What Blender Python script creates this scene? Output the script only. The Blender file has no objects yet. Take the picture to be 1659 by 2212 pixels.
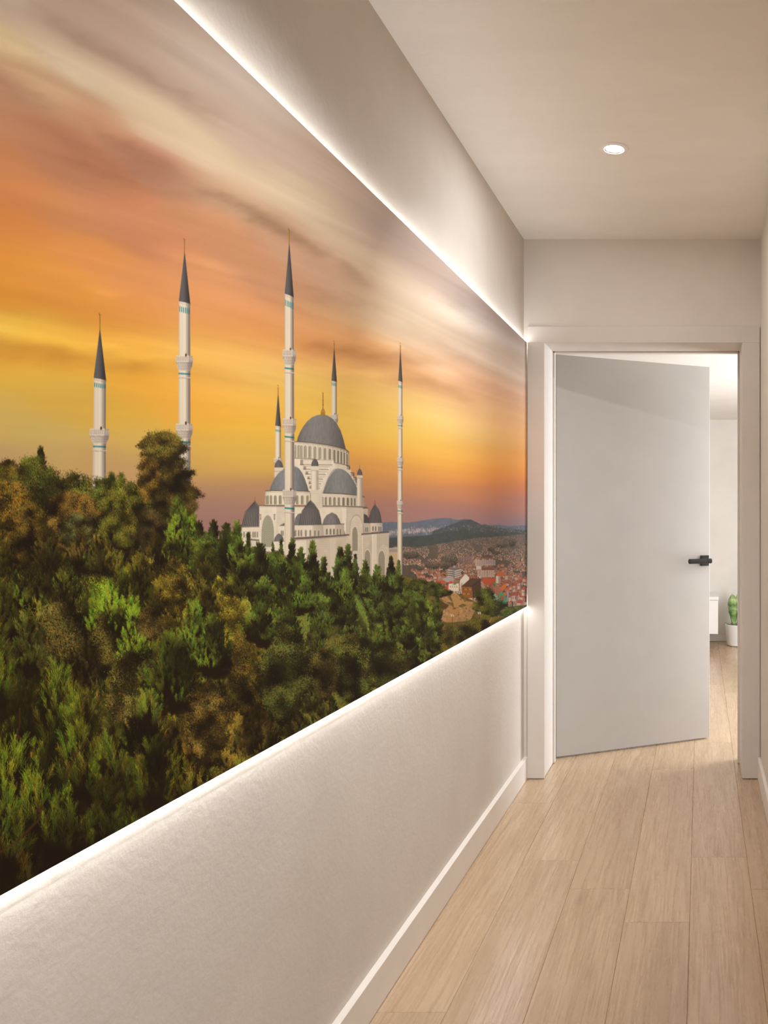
# ---------------------------------------------------------------- the printed picture on the mural
import numpy as np
PW, PY0, PY1, SS = 1144, -364, 1916, 2          # print working area and supersampling

def hx(s): return np.array([int(s[i:i+2], 16) for i in (0, 2, 4)], np.float32)

def vnoise(u, v, seed):
    r = np.random.RandomState(seed)
    T = r.rand(64, 64).astype(np.float32)
    iu = np.floor(u).astype(np.int64); iv = np.floor(v).astype(np.int64)
    fu = (u-iu).astype(np.float32); fv = (v-iv).astype(np.float32)
    fu = fu*fu*(3-2*fu); fv = fv*fv*(3-2*fv)
    a = T[iv & 63, iu & 63]; b = T[iv & 63, (iu+1) & 63]
    c = T[(iv+1) & 63, iu & 63]; d = T[(iv+1) & 63, (iu+1) & 63]
    return (a*(1-fu)+b*fu)*(1-fv)+(c*(1-fu)+d*fu)*fv

def fbm(u, v, seed, n=4):
    s = 0; a = .5; t = 0
    for k in range(n):
        s = s+a*vnoise(u*2**k, v*2**k, seed+k); t += a; a *= .5
    return s/t-.5

SKY = """0 0 e6cdb0;60 10 ead3b8;130 20 d6b9a0;250 0 d9bda5;350 20 dcc5b0;0 90 f3d4a0;100 90 ecd2b0;200 100 d4b59b;300 120 d2b49b
400 150 d9c2ad;180 160 ecd3b0;280 210 e9cdaa;350 270 ebcfa9;450 340 ead1ac;600 420 ead2b0;330 160 d3b49b;450 230 d2b39a;560 320 d0b29b
480 170 d8c3b0;600 280 d8c3b0;0 180 d9a57e;90 190 e3b98e;200 260 cf9872;350 350 c08868;450 400 cba07c;540 430 d9b48e;620 490 bd9472
0 250 d49a72;100 300 c98a66;150 350 c68661;0 330 d58d5b;50 420 dd8d52;0 480 e28f4a;150 450 d48f5c;250 450 cf8a60;330 520 cf885c
450 500 cb8d64;0 560 e9963f;100 600 ea9a45;200 560 e4964f;300 600 e0955a;550 560 cc8e66;0 640 eea03a;0 705 f4c552;100 722 f2bb48
200 690 eb9f42;300 680 e89a4c;0 760 eaa33a;100 760 eda83d;200 750 f2b848;300 740 f2b248;0 800 e6b443;100 830 e3b247;0 870 d9b35c
150 870 dcb04e;0 930 d1ae5f;100 930 d2b060;250 880 e5b145;300 830 eeab3c;300 950 d9b055;0 1000 c5a06a;100 980 cca765;250 1000 cba263
0 1040 c09a70;300 1040 c49a6c;440 1060 b98d63;500 1040 bd9060;440 1100 a67a68;500 1100 a57b67;570 1060 b58763;480 1125 9d746e;430 1130 a0776c
650 330 d3b79f;720 400 d8bda3;650 430 e6cda9;700 480 e8d0b0;740 520 d9bda0;800 440 d3bba8;850 520 cdb6a8;900 560 d6bfae;800 560 e3c9a9
700 560 dcb594;650 560 cf9c76;0 -150 e8d2ba;150 -150 e0c8b2;300 -120 dcc5b2;80 -60 dcc2aa;0 -340 dcc5b2
900 650 ecd4ba;900 710 efd4b2;960 700 ecd2b8;1000 740 dcc0a8;1050 690 b8a59b;1100 730 ac9b92;1130 760 bfaea0;1050 730 d8c4b0;1080 770 d6bfa8;1120 800 d3bba6
890 780 e6b88c;940 790 e9bf96;990 800 e3b592;1040 840 e0ac84;1080 870 e1ad88;1120 850 d8b196;890 822 dd9f6a;950 835 dfa36f;980 860 eeb981;1010 840 ecc096;1030 880 e6b27c;1060 900 ecb986;1120 910 eab389
890 870 eecb78;950 900 f4d184;1000 910 f6d68c;1060 930 f6cc83;1125 940 e6b074;890 930 f0c460;950 950 f5c35c;1010 950 f7c566;1070 965 f3ae5c;1125 960 e9a056
890 990 efb04c;950 990 f6b44e;1010 995 f5b14e;1070 1000 f2a650;1125 1010 e58f45;890 1030 d08c50;950 1035 e59a4c;1010 1040 eb9c4a;1070 1045 f0994c;1125 1050 dd8042
890 1070 b07a66;950 1075 bb7e66;1010 1075 c07c62;1070 1075 c97e62;1125 1075 b87468;890 1110 a3787a;950 1115 9e7a78;1010 1112 9c7a78;1070 1110 9c7b7c;1125 1115 8a7a84
650 580 c99c78;700 580 cda181;740 600 c9a080;790 600 d9b898;850 600 e3cbb0;650 640 cf9b72;700 650 d3a47c;760 650 dcb48c;820 660 ead0ae;850 690 edd5b8;650 690 dda46c;700 700 dfa973;760 700 dfb07c;820 710 eacaa0;880 735 eed2b2
650 735 d8915a;700 745 d9925a;750 750 dd9a60;800 765 da955c;850 770 e0a56c;660 775 ebaf60;720 780 e7a95f;780 790 e5a860;840 800 e9b672;660 810 f2c66a;720 825 efbf66;790 830 f0c06c;850 840 efbe74
680 860 f0c054;750 870 f0bd5c;810 880 f1c168;760 900 f3c75a;820 910 f4ca62;860 930 f5cb62;780 945 f3bf50;840 955 f4c050;800 995 e6a64e;850 1000 eaa648;800 1030 c98f5b;850 1040 d08c50;800 1070 b07d62;850 1075 b57c62;820 1100 a57868;850 1125 9e7972
430 660 e39a60;500 660 e09a62;570 660 cc8d62;430 700 e8a05a;500 705 e19656;570 710 df9450;430 730 eda34e;500 740 eda650;580 740 e59c50;430 755 f0c05c;480 770 f1c25f;550 770 f0b962;590 770 ecb56c
440 800 eeaa4a;500 800 efb558;570 810 efc06a;440 850 efae48;520 850 efb654;580 850 eebb58;440 890 eda83c;510 890 ecaa3e;580 890 edb446;440 930 e9b040;520 930 eab544;580 920 ebb542;430 970 d9ac50;520 965 deb04c;420 995 cda35a;500 995 d4a552;560 980 d8aa4c
450 590 d9945f;550 590 cc9068;610 620 cc9068;600 690 d8955a"""

def field(pts, cols, X, Y, sx, sy, q=None):
    num = np.zeros(X.shape+(cols.shape[1],), np.float32); den = np.full(X.shape, 1e-7, np.float32)
    for (px, py), c in zip(pts, cols):
        # cloud streaks fall towards the right in the upper part of the print
        sl = .6*(1104-py)/(1513-px)
        dx = X-px; dy = Y-py-sl*dx
        w = np.exp(-.5*((dx/sx)**2+(dy/sy)**2))+1e-5*np.exp(-np.hypot(dx, dy)/120)
        num += w[..., None]*c; den += w
    return num/den[..., None]

def paint_sky():
    st = 2
    Y, X = np.mgrid[PY0:PY1:st, 0:PW:st].astype(np.float32)
    rows = [e.split() for e in SKY.replace('\n', ';').split(';')]
    pts = [(float(a), float(b)) for a, b, c in rows]; cols = np.array([hx(c) for a, b, c in rows])
    H = np.clip(1104-Y, -200, 2000); k = ((1513-X)/1513)**.65
    q = H/k; t = (1513-X)**.5*25
    q0, t0 = q, t
    q = q0+46*fbm(q0/120+3, t0/190, 12, 3); t = t0+60*fbm(q0/70, t0/150+5, 13, 2)
    w1 = fbm(q/120+7, t/240, 11)*40+fbm(q/34, t/110, 21)*16
    img = field(pts, cols, X, Y+w1, 52, 27)
    n = fbm(q/52, t/230, 31, 5)*.16+fbm(q/17, t/120, 41, 3)*.045+fbm(q/95+3, t/170, 77, 3)*.10
    amp = np.clip((1060-Y)/260, .12, 1)
    img = img*(1+(n*amp)[..., None]*np.array([.85, 1.0, 1.15], np.float32))
    # single wisps of cloud: gain, width, course
    for wsp in WISPS.strip().split('\n'):
        g, sg, *c = [float(v) for v in wsp.replace(',', ' ').split()]
        c = list(zip(c[0::2], c[1::2])); x0, x1 = c[0][0], c[-1][0]
        yc = np.interp(X, [a for a, b in c], [b for a, b in c])
        wob = fbm(X/60, Y/25, 61, 3)*sg*2.2
        e = np.clip((X-x0+40)/90, 0, 1)*np.clip((x1+40-X)/90, 0, 1)
        d = (Y-yc+wob)/sg; d = np.where(d > 0, d/1.7, d) if g < 0 else d
        img *= (1+g*e*e*(3-2*e)*np.exp(-.5*d*d)*(.75+.9*(fbm(X/40, Y/14, 62, 3)+.3)))[..., None]**np.array([.8, 1.0, 1.15], np.float32)
    return np.clip(img, 0, 255)

WISPS = '''
-.11 9 500,431 577,477 662,527 731,562 793,604
-.07 9 631,616 770,651 828,662
-.12 10 643,739 731,759 809,770 866,770 924,786
-.09 8 828,817 905,824 963,836 1021,863
-.07 8 994,809 1059,832 1117,855
.09 12 797,720 847,739 886,763
.07 14 924,662 1001,693 1079,728
.07 10 693,790 789,801 847,809
.07 9 870,786 944,805 1001,809
-.10 12 -60,150 84,211 190,270 274,320 400,380
-.07 12 63,13 169,76 295,148 380,203 464,253
.06 14 -60,60 105,131 190,177
.10 14 105,236 169,262 211,295
-.12 9 405,397 527,447 612,485 700,544
.08 9 190,625 262,637
.07 12 295,426 422,464 527,494
-.07 14 120,300 220,350 330,390 420,430
-.09 12 -60,740 101,767 203,782 329,792
.06 10 -60,690 101,734 203,749 354,777
.08 12 330,540 430,565 520,600
-.06 9 560,640 640,670 700,690
-.06 7 880,700 980,760 1080,800
.06 7 1000,760 1080,795 1130,820
-.06 10 1040,650 1090,700 1135,745
'''

def up(a, f):
    h, w = a.shape[:2]
    ys = (np.arange(h*f)+.5)/f-.5; xs = (np.arange(w*f)+.5)/f-.5
    y0 = np.clip(np.floor(ys).astype(int), 0, h-2); x0 = np.clip(np.floor(xs).astype(int), 0, w-2)
    fy = np.clip(ys-y0, 0, 1)[:, None, None].astype(np.float32); fx = np.clip(xs-x0, 0, 1)[None, :, None].astype(np.float32)
    r = a[y0]*(1-fy)+a[y0+1]*fy
    return r[:, x0]*(1-fx)+r[:, x0+1]*fx

def paint_print():
    C = up(paint_sky(), 2*SS).astype(np.float32)
    HH, WW = C.shape[:2]
    rs = np.random.RandomState(5)

    def poly(pts, col, alpha=1.0):
        P = np.array(pts, np.float64)
        x0 = max(int(np.floor(P[:, 0].min()*SS)), 0); x1 = min(int(np.ceil(P[:, 0].max()*SS))+1, WW)
        y0 = max(int(np.floor((P[:, 1].min()-PY0)*SS)), 0); y1 = min(int(np.ceil((P[:, 1].max()-PY0)*SS))+1, HH)
        if x1 <= x0 or y1 <= y0: return
        cov = np.zeros((y1-y0, x1-x0), np.float32)
        for ox in (.25, .75):
            for oy in (.25, .75):
                gx = ((np.arange(x0, x1)+ox)/SS)[None, :]; gy = ((np.arange(y0, y1)+oy)/SS+PY0)[:, None]
                ins = np.zeros(cov.shape, bool)
                for i in range(len(P)):
                    ax, ay = P[i]; bx, by = P[(i+1) % len(P)]
                    if ay == by: continue
                    c = (ay > gy) != (by > gy)
                    ins ^= c & (gx < (bx-ax)*(gy-ay)/(by-ay)+ax)
                cov += ins*.25
        if callable(col):
            gx = np.broadcast_to((np.arange(x0, x1)+.5)[None, :]/SS, cov.shape); gy = np.broadcast_to((np.arange(y0, y1)+.5)[:, None]/SS+PY0, cov.shape)
            cc = col(gx, gy)
        else: cc = np.array(col, np.float32)
        a = (cov*alpha)[..., None]
        C[y0:y1, x0:x1] = C[y0:y1, x0:x1]*(1-a)+cc*a

    def line(pts, w, col, alpha=1.0):
        for (ax, ay), (bx, by) in zip(pts[:-1], pts[1:]):
            d = max(np.hypot(bx-ax, by-ay), 1e-6); nx, ny = -(by-ay)/d*w/2, (bx-ax)/d*w/2
            poly([(ax+nx, ay+ny), (bx+nx, by+ny), (bx-nx, by-ny), (ax-nx, ay-ny)], col, alpha)

    def rect(x0, y0, x1, y1, col, alpha=1.0): poly([(x0, y0), (x1, y0), (x1, y1), (x0, y1)], col, alpha)
    def ellipse(cx, cy, rx, ry, col, alpha=1.0, n=14):
        poly([(cx+rx*np.cos(k*2*np.pi/n), cy+ry*np.sin(k*2*np.pi/n)) for k in range(n)], col, alpha)
    def arch(cx, hw, top, bot, col, pt=1.35, alpha=1.0):
        sh = min(top+hw*pt, bot); pts = [(cx-hw, bot)]
        for k in range(9):
            t = k/8
            pts.append((cx-hw*np.cos(t*np.pi/2), sh-(sh-top)*np.sin(t*np.pi/2)**1.0))
        pts += [(2*cx-x, y) for x, y in pts[::-1]]
        poly(pts, col, alpha)
    def ramp(stops, x0, x1):
        xs = np.array([s for s, c in stops], np.float32); cs = np.array([c for s, c in stops], np.float32)
        def f(gx, gy):
            t = (gx-x0)/max(x1-x0, 1e-6)
            return np.stack([np.interp(t, xs, cs[:, i]) for i in range(3)], -1).astype(np.float32)
        return f

    # ---------------- far hills and the town on the right
    def hill(pts, ctop, cbot, base):
        ys = [p[1] for p in pts]; t0, t1 = min(ys), base
        fn = lambda gx, gy: (np.array(ctop, np.float32)*(1-np.clip((gy-t0)/(t1-t0), 0, 1)[..., None])+np.array(cbot, np.float32)*np.clip((gy-t0)/(t1-t0), 0, 1)[..., None])*(1+.16*fbm(gx/5, gy/5, 60, 3))[..., None]
        poly(pts+[(pts[-1][0], base), (pts[0][0], base)], fn)
    T = lambda x, y: (820+x/4.879, 1080+y/4.879)
    hill([T(*p) for p in [(0, 240), (140, 230), (300, 240), (420, 222), (560, 198), (640, 192), (740, 190), (830, 212), (900, 198), (960, 215), (1100, 270), (1250, 262), (1400, 275), (1560, 265)]], (108, 112, 120), (92, 100, 112), 1240)
    for k in range(420):
        x = rs.uniform(100, 820); y = 352+rs.normal()*14-(x-100)*.075
        p = T(x, y); h = rs.uniform(1, 4.2)*(1.2 if x < 480 else .7)
        rect(p[0], p[1]-h, p[0]+rs.uniform(.7, 1.7), p[1]+1, np.array([178, 160, 152])*rs.uniform(.7, 1.18), .85)
    hill([T(*p) for p in [(560, 330), (680, 285), (800, 245), (890, 208), (960, 205), (1020, 232), (1080, 262), (1110, 254), (1150, 268), (1300, 300), (1560, 320)]], (84, 86, 86), (82, 86, 82), 1240)
    hill([T(*p) for p in [(100, 400), (300, 385), (520, 372), (700, 330), (860, 310), (1000, 300), (1250, 330), (1560, 330)]], (78, 82, 78), (70, 74, 62), 1260)
    for k in range(420):
        x = rs.uniform(640, 1560); y = rs.uniform(262, 350)+max(0, (x-1100))*.03
        if vnoise(np.array([x/60.]), np.array([y/30.]), 9)[0] < .42: continue
        p = T(x, y); rect(p[0], p[1]-rs.uniform(.6, 2), p[0]+rs.uniform(.5, 1.2), p[1], np.array([190, 165, 155])*rs.uniform(.6, 1.1), .8)
    # town floor, then rows of little houses from far to near
    hill([T(*p) for p in [(100, 500), (240, 490), (420, 492), (600, 470), (760, 440), (900, 420), (1050, 395), (1200, 395), (1400, 372), (1560, 360)]], (108, 94, 84), (74, 62, 44), 1330)
    nh = 11000
    yy = np.sort(rs.uniform(0, 1, nh)**1.15)
    for t in yy:
        x = rs.uniform(100, 1560)
        top = np.interp(x, [100, 420, 760, 1050, 1400, 1560], [495, 500, 445, 400, 378, 362])
        y = top+t*(1130-top)
        if y > 700 and x < np.interp(y, [700, 800, 900, 1130], [240, 400, 640, 1100]): continue
        dens = vnoise(np.array([x/95.+3]), np.array([y/55.]), 19)[0]
        if dens < .30: continue
        s = .75+4.6*((y-380)/700)**1.5 if y > 380 else .75
        p = T(x, y); w = s*rs.uniform(.6, 1.25); h = s*rs.uniform(1.0, 2.3)
        lum = rs.uniform(.66, 1.1); hz = np.clip((y-380)/350, 0, 1)
        wall = (np.array([222, 192, 172])*(1-hz)+np.array([228, 202, 172])*hz)*lum
        roof = (np.array([176, 134, 114])*(1-hz)+np.array([170, 102, 78])*hz)*rs.uniform(.72, 1.12)
        rect(p[0], p[1]-h, p[0]+w, p[1]+h*.4, np.array([70, 60, 44])*lum, .75)
        rect(p[0], p[1]-h*.8, p[0]+w*.55, p[1], wall)
        rect(p[0]+w*.55, p[1]-h*.8, p[0]+w, p[1], wall*.66)
        if rs.rand() < .22+.38*hz:
            poly([(p[0]-.15*w, p[1]-h*.72), (p[0]+w*.3, p[1]-h*1.3), (p[0]+w*1.1, p[1]-h*1.1), (p[0]+w*1.1, p[1]-h*.72)], roof)
        if s > 2.2:
            for kk in range(3):
                rect(p[0]+w*(.08+.17*kk), p[1]-h*.55, p[0]+w*(.15+.17*kk), p[1]-h*.3, wall*.5, .8)
    # dark tree masses inside the town
    def leafdots(cx, cy, rx, ry, n, col, sz=1.0, var=.45):
        for k in range(n):
            a = rs.uniform(0, 6.283); r = rs.rand()**.5
            x = cx+rx*r*np.cos(a); y = cy+ry*r*np.sin(a)
            l = rs.uniform(1-var, 1+var)*(1.15-.35*((y-cy)/max(ry, .1)))
            w = sz*rs.uniform(.5, 1.3)
            poly([(x-w, y+w*.4), (x-w*.2, y-w), (x+w, y-w*.1), (x+w*.2, y+w)], np.array(col)*l, .9)
    for cx, cy, rx, ry in [(740, 640, 90, 65), (690, 690, 60, 40), (1180, 520, 40, 26), (1230, 560, 40, 20), (330, 580, 90, 40), (1400, 450, 40, 40), (560, 690, 80, 40), (1290, 480, 60, 22), (430, 720, 50, 20)]:
        p = T(cx, cy); leafdots(p[0], p[1], rx/4.88, ry/4.88, int(rx*ry/9), (74, 66, 54), 1.2, .3)
    def R4(x0, y0, x1, y1, c, a=1.0):
        p, q = T(x0, y0), T(x1, y1); rect(p[0], p[1], q[0], q[1], c, a)
    def P4(pts, c, a=1.0): poly([T(*p) for p in pts], c, a)
    # grey slab blocks and rows of houses
    for i in range(5): R4(840+i*27, 600, 862+i*27, 665, (128+i*5, 108, 100)); R4(846+i*27, 610, 850+i*27, 660, (90, 78, 74))
    for i in range(9): R4(1010+i*24, 620+(i % 3)*6, 1030+i*24, 690, (200-i*4, 172-i*3, 150)); R4(1016+i*24, 630, 1020+i*24, 680, (140, 112, 98)); P4([(1006+i*24, 622), (1020+i*24, 606), (1034+i*24, 622)], (172, 98, 74))
    for i in range(7): R4(1036+i*26, 738, 1058+i*26, 812, (206, 178, 156)); R4(1043+i*26, 746, 1047+i*26, 805, (146, 108, 92)); R4(1052+i*26, 746, 1055+i*26, 805, (150, 118, 100))
    P4([(1030, 742), (1050, 712), (1190, 706), (1225, 740)], (126, 84, 70))
    R4(1020, 690, 1076, 735, (206, 184, 160)); P4([(1015, 692), (1050, 672), (1100, 690), (1080, 700)], (170, 150, 138))
    for k in range(46):                                   # terracotta roofs in the near part of the town
        x = rs.uniform(360, 760) if k < 26 else rs.uniform(1240, 1540); y = rs.uniform(775, 835)+(x-360)*.05 if k < 26 else rs.uniform(640, 960)
        w = rs.uniform(22, 42); c = np.array([178, 98, 68])*rs.uniform(.78, 1.12)
        R4(x, y, x+w, y+26, np.array([205, 170, 146])*rs.uniform(.75, 1.1)); P4([(x-4, y+4), (x+w*.35, y-14), (x+w+4, y-8), (x+w+4, y+6)], c)
        R4(x+4, y+10, x+8, y+20, (120, 84, 70)); R4(x+w*.5, y+10, x+w*.5+4, y+20, (120, 84, 70))
    # grey concrete shell of a building
    P4([(718, 740), (760, 700), (850, 712), (860, 740), (858, 800), (800, 830), (718, 800)], (120, 106, 96))
    for k in range(4):
        P4([(716, 732+k*22), (798, 746+k*22), (862, 728+k*22), (862, 737+k*22), (798, 757+k*22), (716, 742+k*22)], (206, 192, 176))
        for j in range(4): R4(728+j*18, 745+k*22, 736+j*18, 754+k*22, (66, 56, 50))
    R4(780, 690, 800, 715, (170, 152, 140)); P4([(660, 840), (700, 812), (780, 815), (790, 850), (720, 870)], (172, 158, 146))
    # white houses, brown hall, green house
    P4([(848, 850), (905, 780), (945, 815), (945, 900), (848, 940)], (226, 208, 186)); P4([(850, 960), (860, 880), (880, 870), (880, 1000)], (190, 168, 150))
    R4(730, 880, 838, 960, (224, 206, 180)); P4([(770, 890), (838, 840), (842, 860), (800, 895)], (120, 128, 80)); R4(676, 905, 728, 955, (196, 84, 52))
    P4([(590, 880), (600, 845), (690, 850), (690, 885)], (188, 90, 60)); P4([(725, 885), (745, 855), (775, 855), (775, 880)], (196, 88, 54))
    for j in range(4): R4(745+j*22, 905, 753+j*22, 925, (150, 134, 116))
    P4([(865, 905), (975, 908), (980, 1040), (875, 1035)], (150, 92, 44)); P4([(975, 908), (1068, 830), (1072, 980), (985, 1040)], (84, 58, 44))
    P4([(862, 912), (960, 828), (1070, 826), (1060, 850), (985, 915)], (92, 66, 52)); P4([(862, 912), (985, 915), (1066, 842), (1060, 836), (976, 902)], (70, 50, 40))
    for j in range(6):
        for k in range(2): R4(885+j*15, 935+k*48, 890+j*15, 950+k*48, (220, 190, 120) if (j+k) % 3 else (70, 46, 26))
    R4(905, 1035, 980, 1075, (214, 196, 176))
    R4(1230, 800, 1275, 880, (216, 194, 168)); R4(1254, 800, 1275, 880, (168, 142, 124)); P4([(1225, 802), (1250, 762), (1320, 756), (1310, 800)], (196, 98, 60))
    P4([(1080, 850), (1110, 820), (1225, 830), (1215, 880), (1085, 890)], (190, 86, 52)); P4([(1070, 900), (1075, 850), (1100, 880), (1130, 960), (1090, 960)], (178, 140, 116))
    P4([(1178, 960), (1240, 985), (1260, 1090), (1180, 1040)], (150, 176, 136)); P4([(1175, 955), (1230, 890), (1298, 965), (1240, 1005)], (172, 110, 84))
    P4([(1255, 990), (1300, 970), (1345, 1040), (1340, 1090), (1290, 1100), (1250, 1060)], (84, 152, 100)); P4([(1262, 1040), (1290, 1003), (1322, 1030), (1300, 1062)], (176, 82, 70))
    P4([(1212, 880), (1225, 850), (1236, 890), (1225, 920)], (90, 150, 100)); P4([(1268, 935), (1320, 880), (1345, 905), (1300, 960)], (214, 112, 52))
    P4([(1310, 1000), (1360, 930), (1375, 960), (1330, 1010)], (204, 104, 62)); R4(1345, 960, 1362, 1050, (150, 150, 160))
    for x, y, w in [(1395, 1000, 70), (1455, 870, 40), (1405, 900, 40), (1480, 1020, 50), (1450, 1080, 60), (1500, 940, 40)]:
        R4(x, y, x+w, y+70, (196, 168, 142)); R4(x+w*.6, y, x+w, y+70, (146, 116, 98)); P4([(x-6, y+8), (x+w*.4, y-34), (x+w+8, y-16), (x+w, y+10)], (164, 78, 62))
        for j in range(3): R4(x+6+j*14, y+24, x+11+j*14, y+40, (96, 64, 52))
    for k in range(60):                                   # dark slivers of cypress between the near houses
        x = rs.uniform(1380, 1560); y = rs.uniform(560, 1090); R4(x, y-rs.uniform(10, 40), x+rs.uniform(2, 6), y, np.array([62, 58, 38])*rs.uniform(.6, 1.3), .9)
    poly([(1030, 1338), (1085, 1312), (1144, 1306), (1144, 1360), (1000, 1420)], lambda gx, gy: np.array([78, 76, 36], np.float32)*(1+.7*fbm(gx/3, gy/3, 78, 4))[..., None])
    # ---------------- sandy slope and paths below the town
    sand = lambda gx, gy: np.array([176, 134, 86], np.float32)*(1+.5*fbm(gx/3.2, gy/3.2, 71, 4)+.2*fbm(gx/14, gy/14, 72, 2))[..., None]
    grass = lambda gx, gy: np.array([112, 92, 42], np.float32)*(1+.6*fbm(gx/3, gy/3, 73, 4))[..., None]
    P4([(240, 790), (350, 830), (480, 860), (600, 910), (700, 985), (740, 1000), (860, 1000), (1040, 1085), (1250, 1200), (1310, 1230), (400, 1700), (100, 1700)], grass)
    P4([(290, 900), (330, 865), (430, 870), (540, 910), (640, 960), (720, 1020), (770, 1080), (700, 1075), (610, 1020), (500, 960), (400, 930), (330, 950)], sand)
    P4([(740, 985), (800, 970), (850, 1020), (900, 1060), (1000, 1075), (960, 1110), (840, 1140), (790, 1130), (770, 1060)], (186, 140, 84))
    P4([(640, 1040), (740, 1090), (800, 1140), (960, 1100), (1080, 1085), (1000, 1180), (960, 1270), (760, 1290), (640, 1280), (660, 1180), (720, 1120)], sand)
    P4([(735, 1095), (790, 1140), (850, 1150), (800, 1230), (790, 1290), (700, 1290), (760, 1200)], (184, 132, 78))
    P4([(830, 1118), (880, 1092), (920, 1108), (870, 1135)], (104, 92, 40))
    P4([(540, 1050), (640, 1060), (735, 1110), (700, 1150), (600, 1140)], (88, 70, 34))
    P4([(1000, 1390), (1040, 1230), (1080, 1130), (1170, 1140), (1240, 1190), (1270, 1230), (1100, 1340)], lambda gx, gy: np.array([126, 110, 36], np.float32)*(1+.5*fbm(gx/1.6+gy/4, gy/6, 75, 3))[..., None])
    line([T(1150, 1140), T(1185, 1180), T(1185, 1240), T(1160, 1290)], 2.2, (176, 140, 80))
    P4([(650, 1430), (690, 1310), (1000, 1290), (1000, 1420), (600, 1660)], grass)
    line([T(690, 1310), T(660, 1380), T(655, 1450)], 3, (160, 112, 66))

    for k in range(150):                                  # low scrub and stones on the slope
        x = rs.uniform(300, 1180); y = rs.uniform(870, 1290); p = T(x, y)
        if y < 860+max(0, x-430)*.3: continue
        w = rs.uniform(.6, 2.4); c = np.array([96, 84, 38]) if rs.rand() < .7 else np.array([206, 170, 120])
        poly([(p[0]-w, p[1]+w*.5), (p[0]-w*.3, p[1]-w*.7), (p[0]+w*.8, p[1]-w*.4), (p[0]+w, p[1]+w*.5)], c*rs.uniform(.6, 1.1), .75)
    for pts in ([(290, 900), (330, 868), (430, 872), (540, 912), (640, 962), (720, 1022)], [(500, 962), (610, 1022), (700, 1078), (800, 1142)], [(850, 1022), (900, 1062), (1000, 1077), (1080, 1087)], [(640, 1042), (740, 1092), (800, 1142), (960, 1102)]):
        line([T(*p) for p in pts], 1.3, (116, 84, 50), .55)
    # ---------------- minarets and mosque
    LT, MD, DK = (232, 214, 192), (210, 192, 170), (158, 142, 128)
    SH = [(0, (206, 187, 160)), (.14, (230, 211, 182)), (.40, (227, 208, 179)), (.43, (237, 220, 192)), (.62, (222, 204, 175)), (.65, (194, 176, 152)), (.80, (176, 158, 137)), (.83, (142, 126, 114)), (1, (128, 112, 102))]
    def minaret(cx, tip, cone_top, cone_base, hw, dash, balc, bottom, tilt=0.0, hwb=None, cxb=None):
        hwb = hwb or hw; cxb = cx if cxb is None else cxb
        def at(y): t = (y-cone_base)/(bottom-cone_base); return cx+(cxb-cx)*t, hw+(hwb-hw)*t
        x0, h0 = at(cone_base); x1, h1 = at(bottom)
        poly([(x0-h0, cone_base), (x0+h0, cone_base+tilt), (x1+h1, bottom), (x1-h1, bottom)], ramp(SH, x0-h0, x0+h0))
        cg = [(0, (92, 86, 82)), (.3, (104, 98, 94)), (.55, (88, 82, 78)), (.75, (66, 60, 57)), (1, (52, 46, 44))]
        poly([(cx-.5, cone_top), (cx+.7, cone_top), (cx+h0*1.04, cone_base+tilt), (cx, cone_base+tilt*.35), (cx-h0*1.04, cone_base)], ramp(cg, cx-h0, cx+h0))
        for f in (-.55, -.15, .25, .6): line([(cx, cone_top+4), (cx+h0*f, cone_base+tilt*.4)], .5, (58, 54, 52), .6)
        gold = (150, 100, 38)
        line([(cx, tip+5), (cx, cone_top+2)], 1.7, gold)
        n = cone_top-tip
        for f, r in ((.35, .16), (.55, .10), (.72, .07), (.87, .05)): ellipse(cx, tip+n*f, max(n*r*.36, 1.1), max(n*r*.36, 1.1), (176, 122, 42))
        rr = max(n*.075, 1.0)
        ellipse(cx, tip+rr, rr, rr*1.1, gold); ellipse(cx+rr*.35, tip+rr*.55, rr*.62, rr*.8, C[int((tip-4-PY0)*SS), int(min(cx+4, PW-2)*SS)])
        poly([(cx-h0*1.08, cone_base-.5), (cx, cone_base+tilt*.35), (cx+h0*1.08, cone_base+tilt-.5), (cx+h0*1.08, cone_base+tilt+2), (cx, cone_base+2.5+tilt*.35), (cx-h0*1.08, cone_base+2.5)], ramp(SH, cx-h0, cx+h0))
        line([(cx-h0, cone_base+3), (cx+h0, cone_base+tilt+3)], .7, (150, 132, 116), .8)
        for k in range(6):
            f = -.86+k*.34; x = cx+h0*f
            rect(x-h0*.08, dash[0]+tilt*(f+1)/2, x+h0*.09, dash[1]+tilt*(f+1)/2, (44, 138, 138) if f < .6 else (52, 96, 98))
        for yt, yr, yc, bw in balc:
            x, h = at(yt); tl = tilt*.5
            poly([(x-bw, yr), (x+bw, yr), (x+bw*.93, yr+(yc-yr)*.45), (x+h*1.02, yc), (x-h*1.02, yc), (x-bw*.9, yr+(yc-yr)*.45)], ramp([(0, (196, 176, 154)), (.15, (220, 202, 180)), (.6, (204, 186, 164)), (.75, (166, 148, 134)), (1, (142, 126, 116))], x-bw, x+bw))
            rect(x-bw, yt, x+bw*.55, yr, (224, 207, 186)); rect(x+bw*.5, yt+tl*.3, x+bw, yr+tl*.3, (170, 153, 140))
            step = max(bw/5, 1.6); k = 0; xx = x-bw+step*.3
            while xx < x+bw-step*.5:
                if bw > 10: rect(xx, yt+2.2, xx+step*.62, yr-2.5, (176, 156, 138)); rect(xx+step*.2, yt+3.6, xx+step*.42, yr-4, (214, 196, 174))
                else: rect(xx, yt+1.2, xx+step*.5, yr-1.2, (184, 166, 146))
                xx += step
            line([(x-bw, yr+.6), (x+bw, yr+.6)], .8, (140, 122, 108))
            m = max(int(bw/1.7), 5)
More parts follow.
